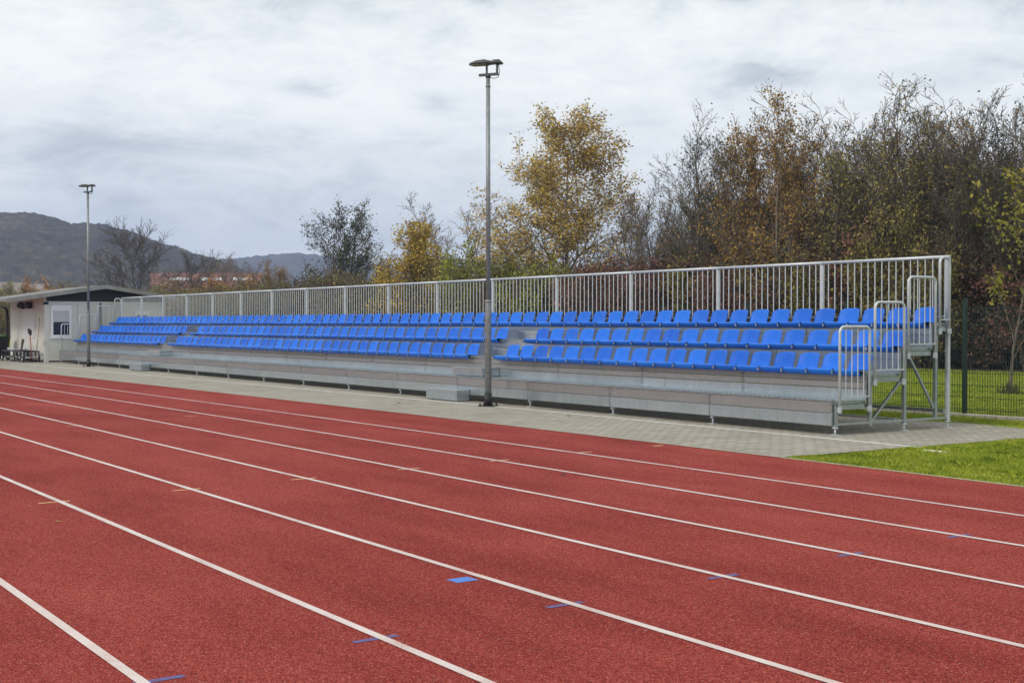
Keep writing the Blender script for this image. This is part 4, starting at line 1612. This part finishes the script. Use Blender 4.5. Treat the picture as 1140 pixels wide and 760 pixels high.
for i, (x, y) in enumerate([(-11.80, 3.03), (-12.00, 4.29), (-12.19, 5.56), (-12.39, 6.87), (-12.6, 8.15), (-12.83, 9.50)]):
    o = flat_mark('lane_mark', x, y - 0.135, x - 0.02, y + 0.135, 0.04, 0.002, M_YELLOW)
    tag(o, 'faded yellow tick across the %s lane line from the grandstand' % LNAME[i + 1], 'lane mark', 'yellow ticks across the lane lines')
o = flat_mark('lane_mark', -13.0, 10.72, -13.02, 10.90, 0.05, 0.002, M_YELLOW)
tag(o, 'faded yellow tick at the track edge beside the pavement', 'lane mark')
for i, (x, y) in enumerate([(-21.42, 7.74), (-20.35, 5.53)]):
    o = flat_mark('lane_mark', x, y - 0.12, x - 0.02, y + 0.12, 0.04, 0.002, M_YELLOW)
    tag(o, ['faint yellow tick far left across the third lane line from the grandstand', 'faint yellow tick far left across the fifth lane line from the grandstand'][i], 'lane mark')
for i, (x, y) in enumerate([(-5.67, 1.89), (-5.82, 3.04), (-5.95, 4.28), (-6.08, 5.57), (-6.19, 6.82), (-6.29, 8.07)]):
    o = flat_mark('lane_mark', x, y - 0.125, x - 0.01, y + 0.125, 0.045, 0.002, M_BLUEMARK)
    tag(o, 'smudged dark blue tick across the %s lane line from the grandstand' % LNAME[i], 'lane mark', 'blue ticks across the lane lines')
o = flat_mark('lane_mark', -6.87, 4.10, -6.88, 4.255, 0.125, 0.002, M_BLUESQ)
tag(o, 'bright blue painted square touching the sixth lane line from the grandstand', 'lane mark')
M_DEAD = mat('dead_leaf', None, (0.30, 0.16, 0.06), 0.8, 0, 0.4, 30)
M_DEADK = mat('dark_dead_leaf', None, (0.03, 0.022, 0.016), 0.8, 0, 0.4, 30)
for (x, y, s, m, lab) in [(-11.02, 7.9, 0.05, M_DEADK, 'dark dead leaf lying on the red track between the second and third lines'),
                          (-17.9, 12.95, 0.07, M_DEADK, 'dark dead leaf lying on the pavement right of the near lamp post'),
                          (-22.6, 12.3, 0.05, M_DEADK, 'small dark dead leaf lying on the pavement left of the near lamp post'),
                          (-10.6, 2.75, 0.035, M_DEAD, 'small tan dead leaf on the red track near a yellow tick'),
                          (-5.2, 8.75, 0.05, M_DEAD, 'tan dead leaf lying on the red track by the outermost lane line')]:
    l = MB()
    l._add([(-s, 0, 0.004), (0, -s * 0.5, 0.001), (s, 0, 0.012), (0, s * 0.5, 0.006), (0, 0, 0.014)], [(0, 1, 4), (1, 2, 4), (2, 3, 4), (3, 0, 4)])
    o = l.build('dead_leaf', m, fix=False)
    o.location = (x, y, 0.003)
    o.rotation_euler = (0, 0, rnd.uniform(0, 6))
    tag(o, lab, 'leaf')

ps = MB()
ps.cbox(-0.17, 0.17, -0.05, 0.05, -0.03, 0.004, 0.004)
o = ps.build('paving_stone', M_STRIP)
o.location = (-10.62, 13.17, 0.0)
tag(o, 'pale flat stone in the grass at the end of the white pavement line', 'stone')

# ------------------------------------------------------------------ standing grass
def blades(name, boxes, seed, hmin, hmax, wd, skip=None):
    R = np.random.default_rng(seed)
    P = []
    for (x0, x1, y0, y1, n) in boxes:
        P.append(np.stack([R.uniform(x0, x1, n), R.uniform(y0, y1, n), np.full(n, -0.016)], 1))
    P = np.concatenate(P)
    if skip:
        P = P[~skip(P, R)]
    n = len(P)
    patch = np.array([mnoise.noise(Vector((p[0] * 1.1, p[1] * 1.1, 0))) for p in P])
    h = R.uniform(hmin, hmax, n) * (1.0 + 0.55 * patch)
    a = R.uniform(0, 6.283, n)
    dx = np.stack([np.cos(a), np.sin(a), np.zeros(n)], 1) * wd * R.uniform(0.6, 1.4, n)[:, None]
    lean = R.normal(0, 0.5, (n, 3)) * h[:, None]
    lean[:, 2] = 0
    mid = P + lean * 0.35
    mid[:, 2] += h * 0.6
    tip = P + lean
    tip[:, 2] += h
    V = np.stack([P - dx, P + dx, mid + dx * 0.7, tip], 1).reshape(-1, 3)
    F = np.arange(n * 4).reshape(-1, 4)
    return tag(link(name, np_mesh(name, V, F, [M_BLADE])), kind='stuff')


def off_paving(P, R):
    """keep grass off the paving and off the track"""
    edge = np.interp(P[:, 0], BX, BV) * (EDGE / 9.3) ** 2 + EDGE + 0.07
    wob = np.array([mnoise.noise(Vector((p[0] * 3, p[1] * 3, 4))) for p in P]) * 0.10
    return (P[:, 1] < edge + np.abs(wob) * 0.5) | ((P[:, 0] < PAVE_R - 0.02 + wob) & (P[:, 1] < 16.97 + wob))


tag(blades('lawn_grass', [(-11.5, -5.5, 10.9, 16.9, 200000), (-16.5, -6.5, 16.9, 18.4, 60000), (-40, -16.5, 16.9, 18.4, 20000)], 5, 0.014, 0.034, 0.003, off_paving))
R_ = random.Random(4)
blades('lawn_clumps', [(a, a + R_.uniform(0.08, 0.3), b, b + R_.uniform(0.06, 0.2), R_.randint(40, 130)) for a, b in
                       [(R_.uniform(-11, -5.5), R_.uniform(11, 16.5)) for i in range(70)] + [(-8.35, 12.0), (-8.15, 12.05), (-7.6, 12.2)]], 9, 0.035, 0.07, 0.0035, off_paving)
blades('far_lawn_grass', [(-26, -11, 18.6, 27, 110000), (-34, -14, 27, 36.5, 60000)], 6, 0.02, 0.05, 0.0055)

# ------------------------------------------------------------------ haze
hz = MB()
hz.box(-2720, 620, -920, 2320, -1.5, 190)
hm = bpy.data.materials.new('haze')
hm.use_nodes = True
hn = Nodes(hm.node_tree)
ho = hn.n('ShaderNodeOutputMaterial')
hv = hn.n('ShaderNodeVolumePrincipled')
hv.inputs['Density'].default_value = 0.0004
hv.inputs['Color'].default_value = (0.52, 0.645, 1.0, 1)
hn.l(hv.outputs[0], ho.inputs['Volume'])
tag(hz.build('haze', hm), kind='stuff')
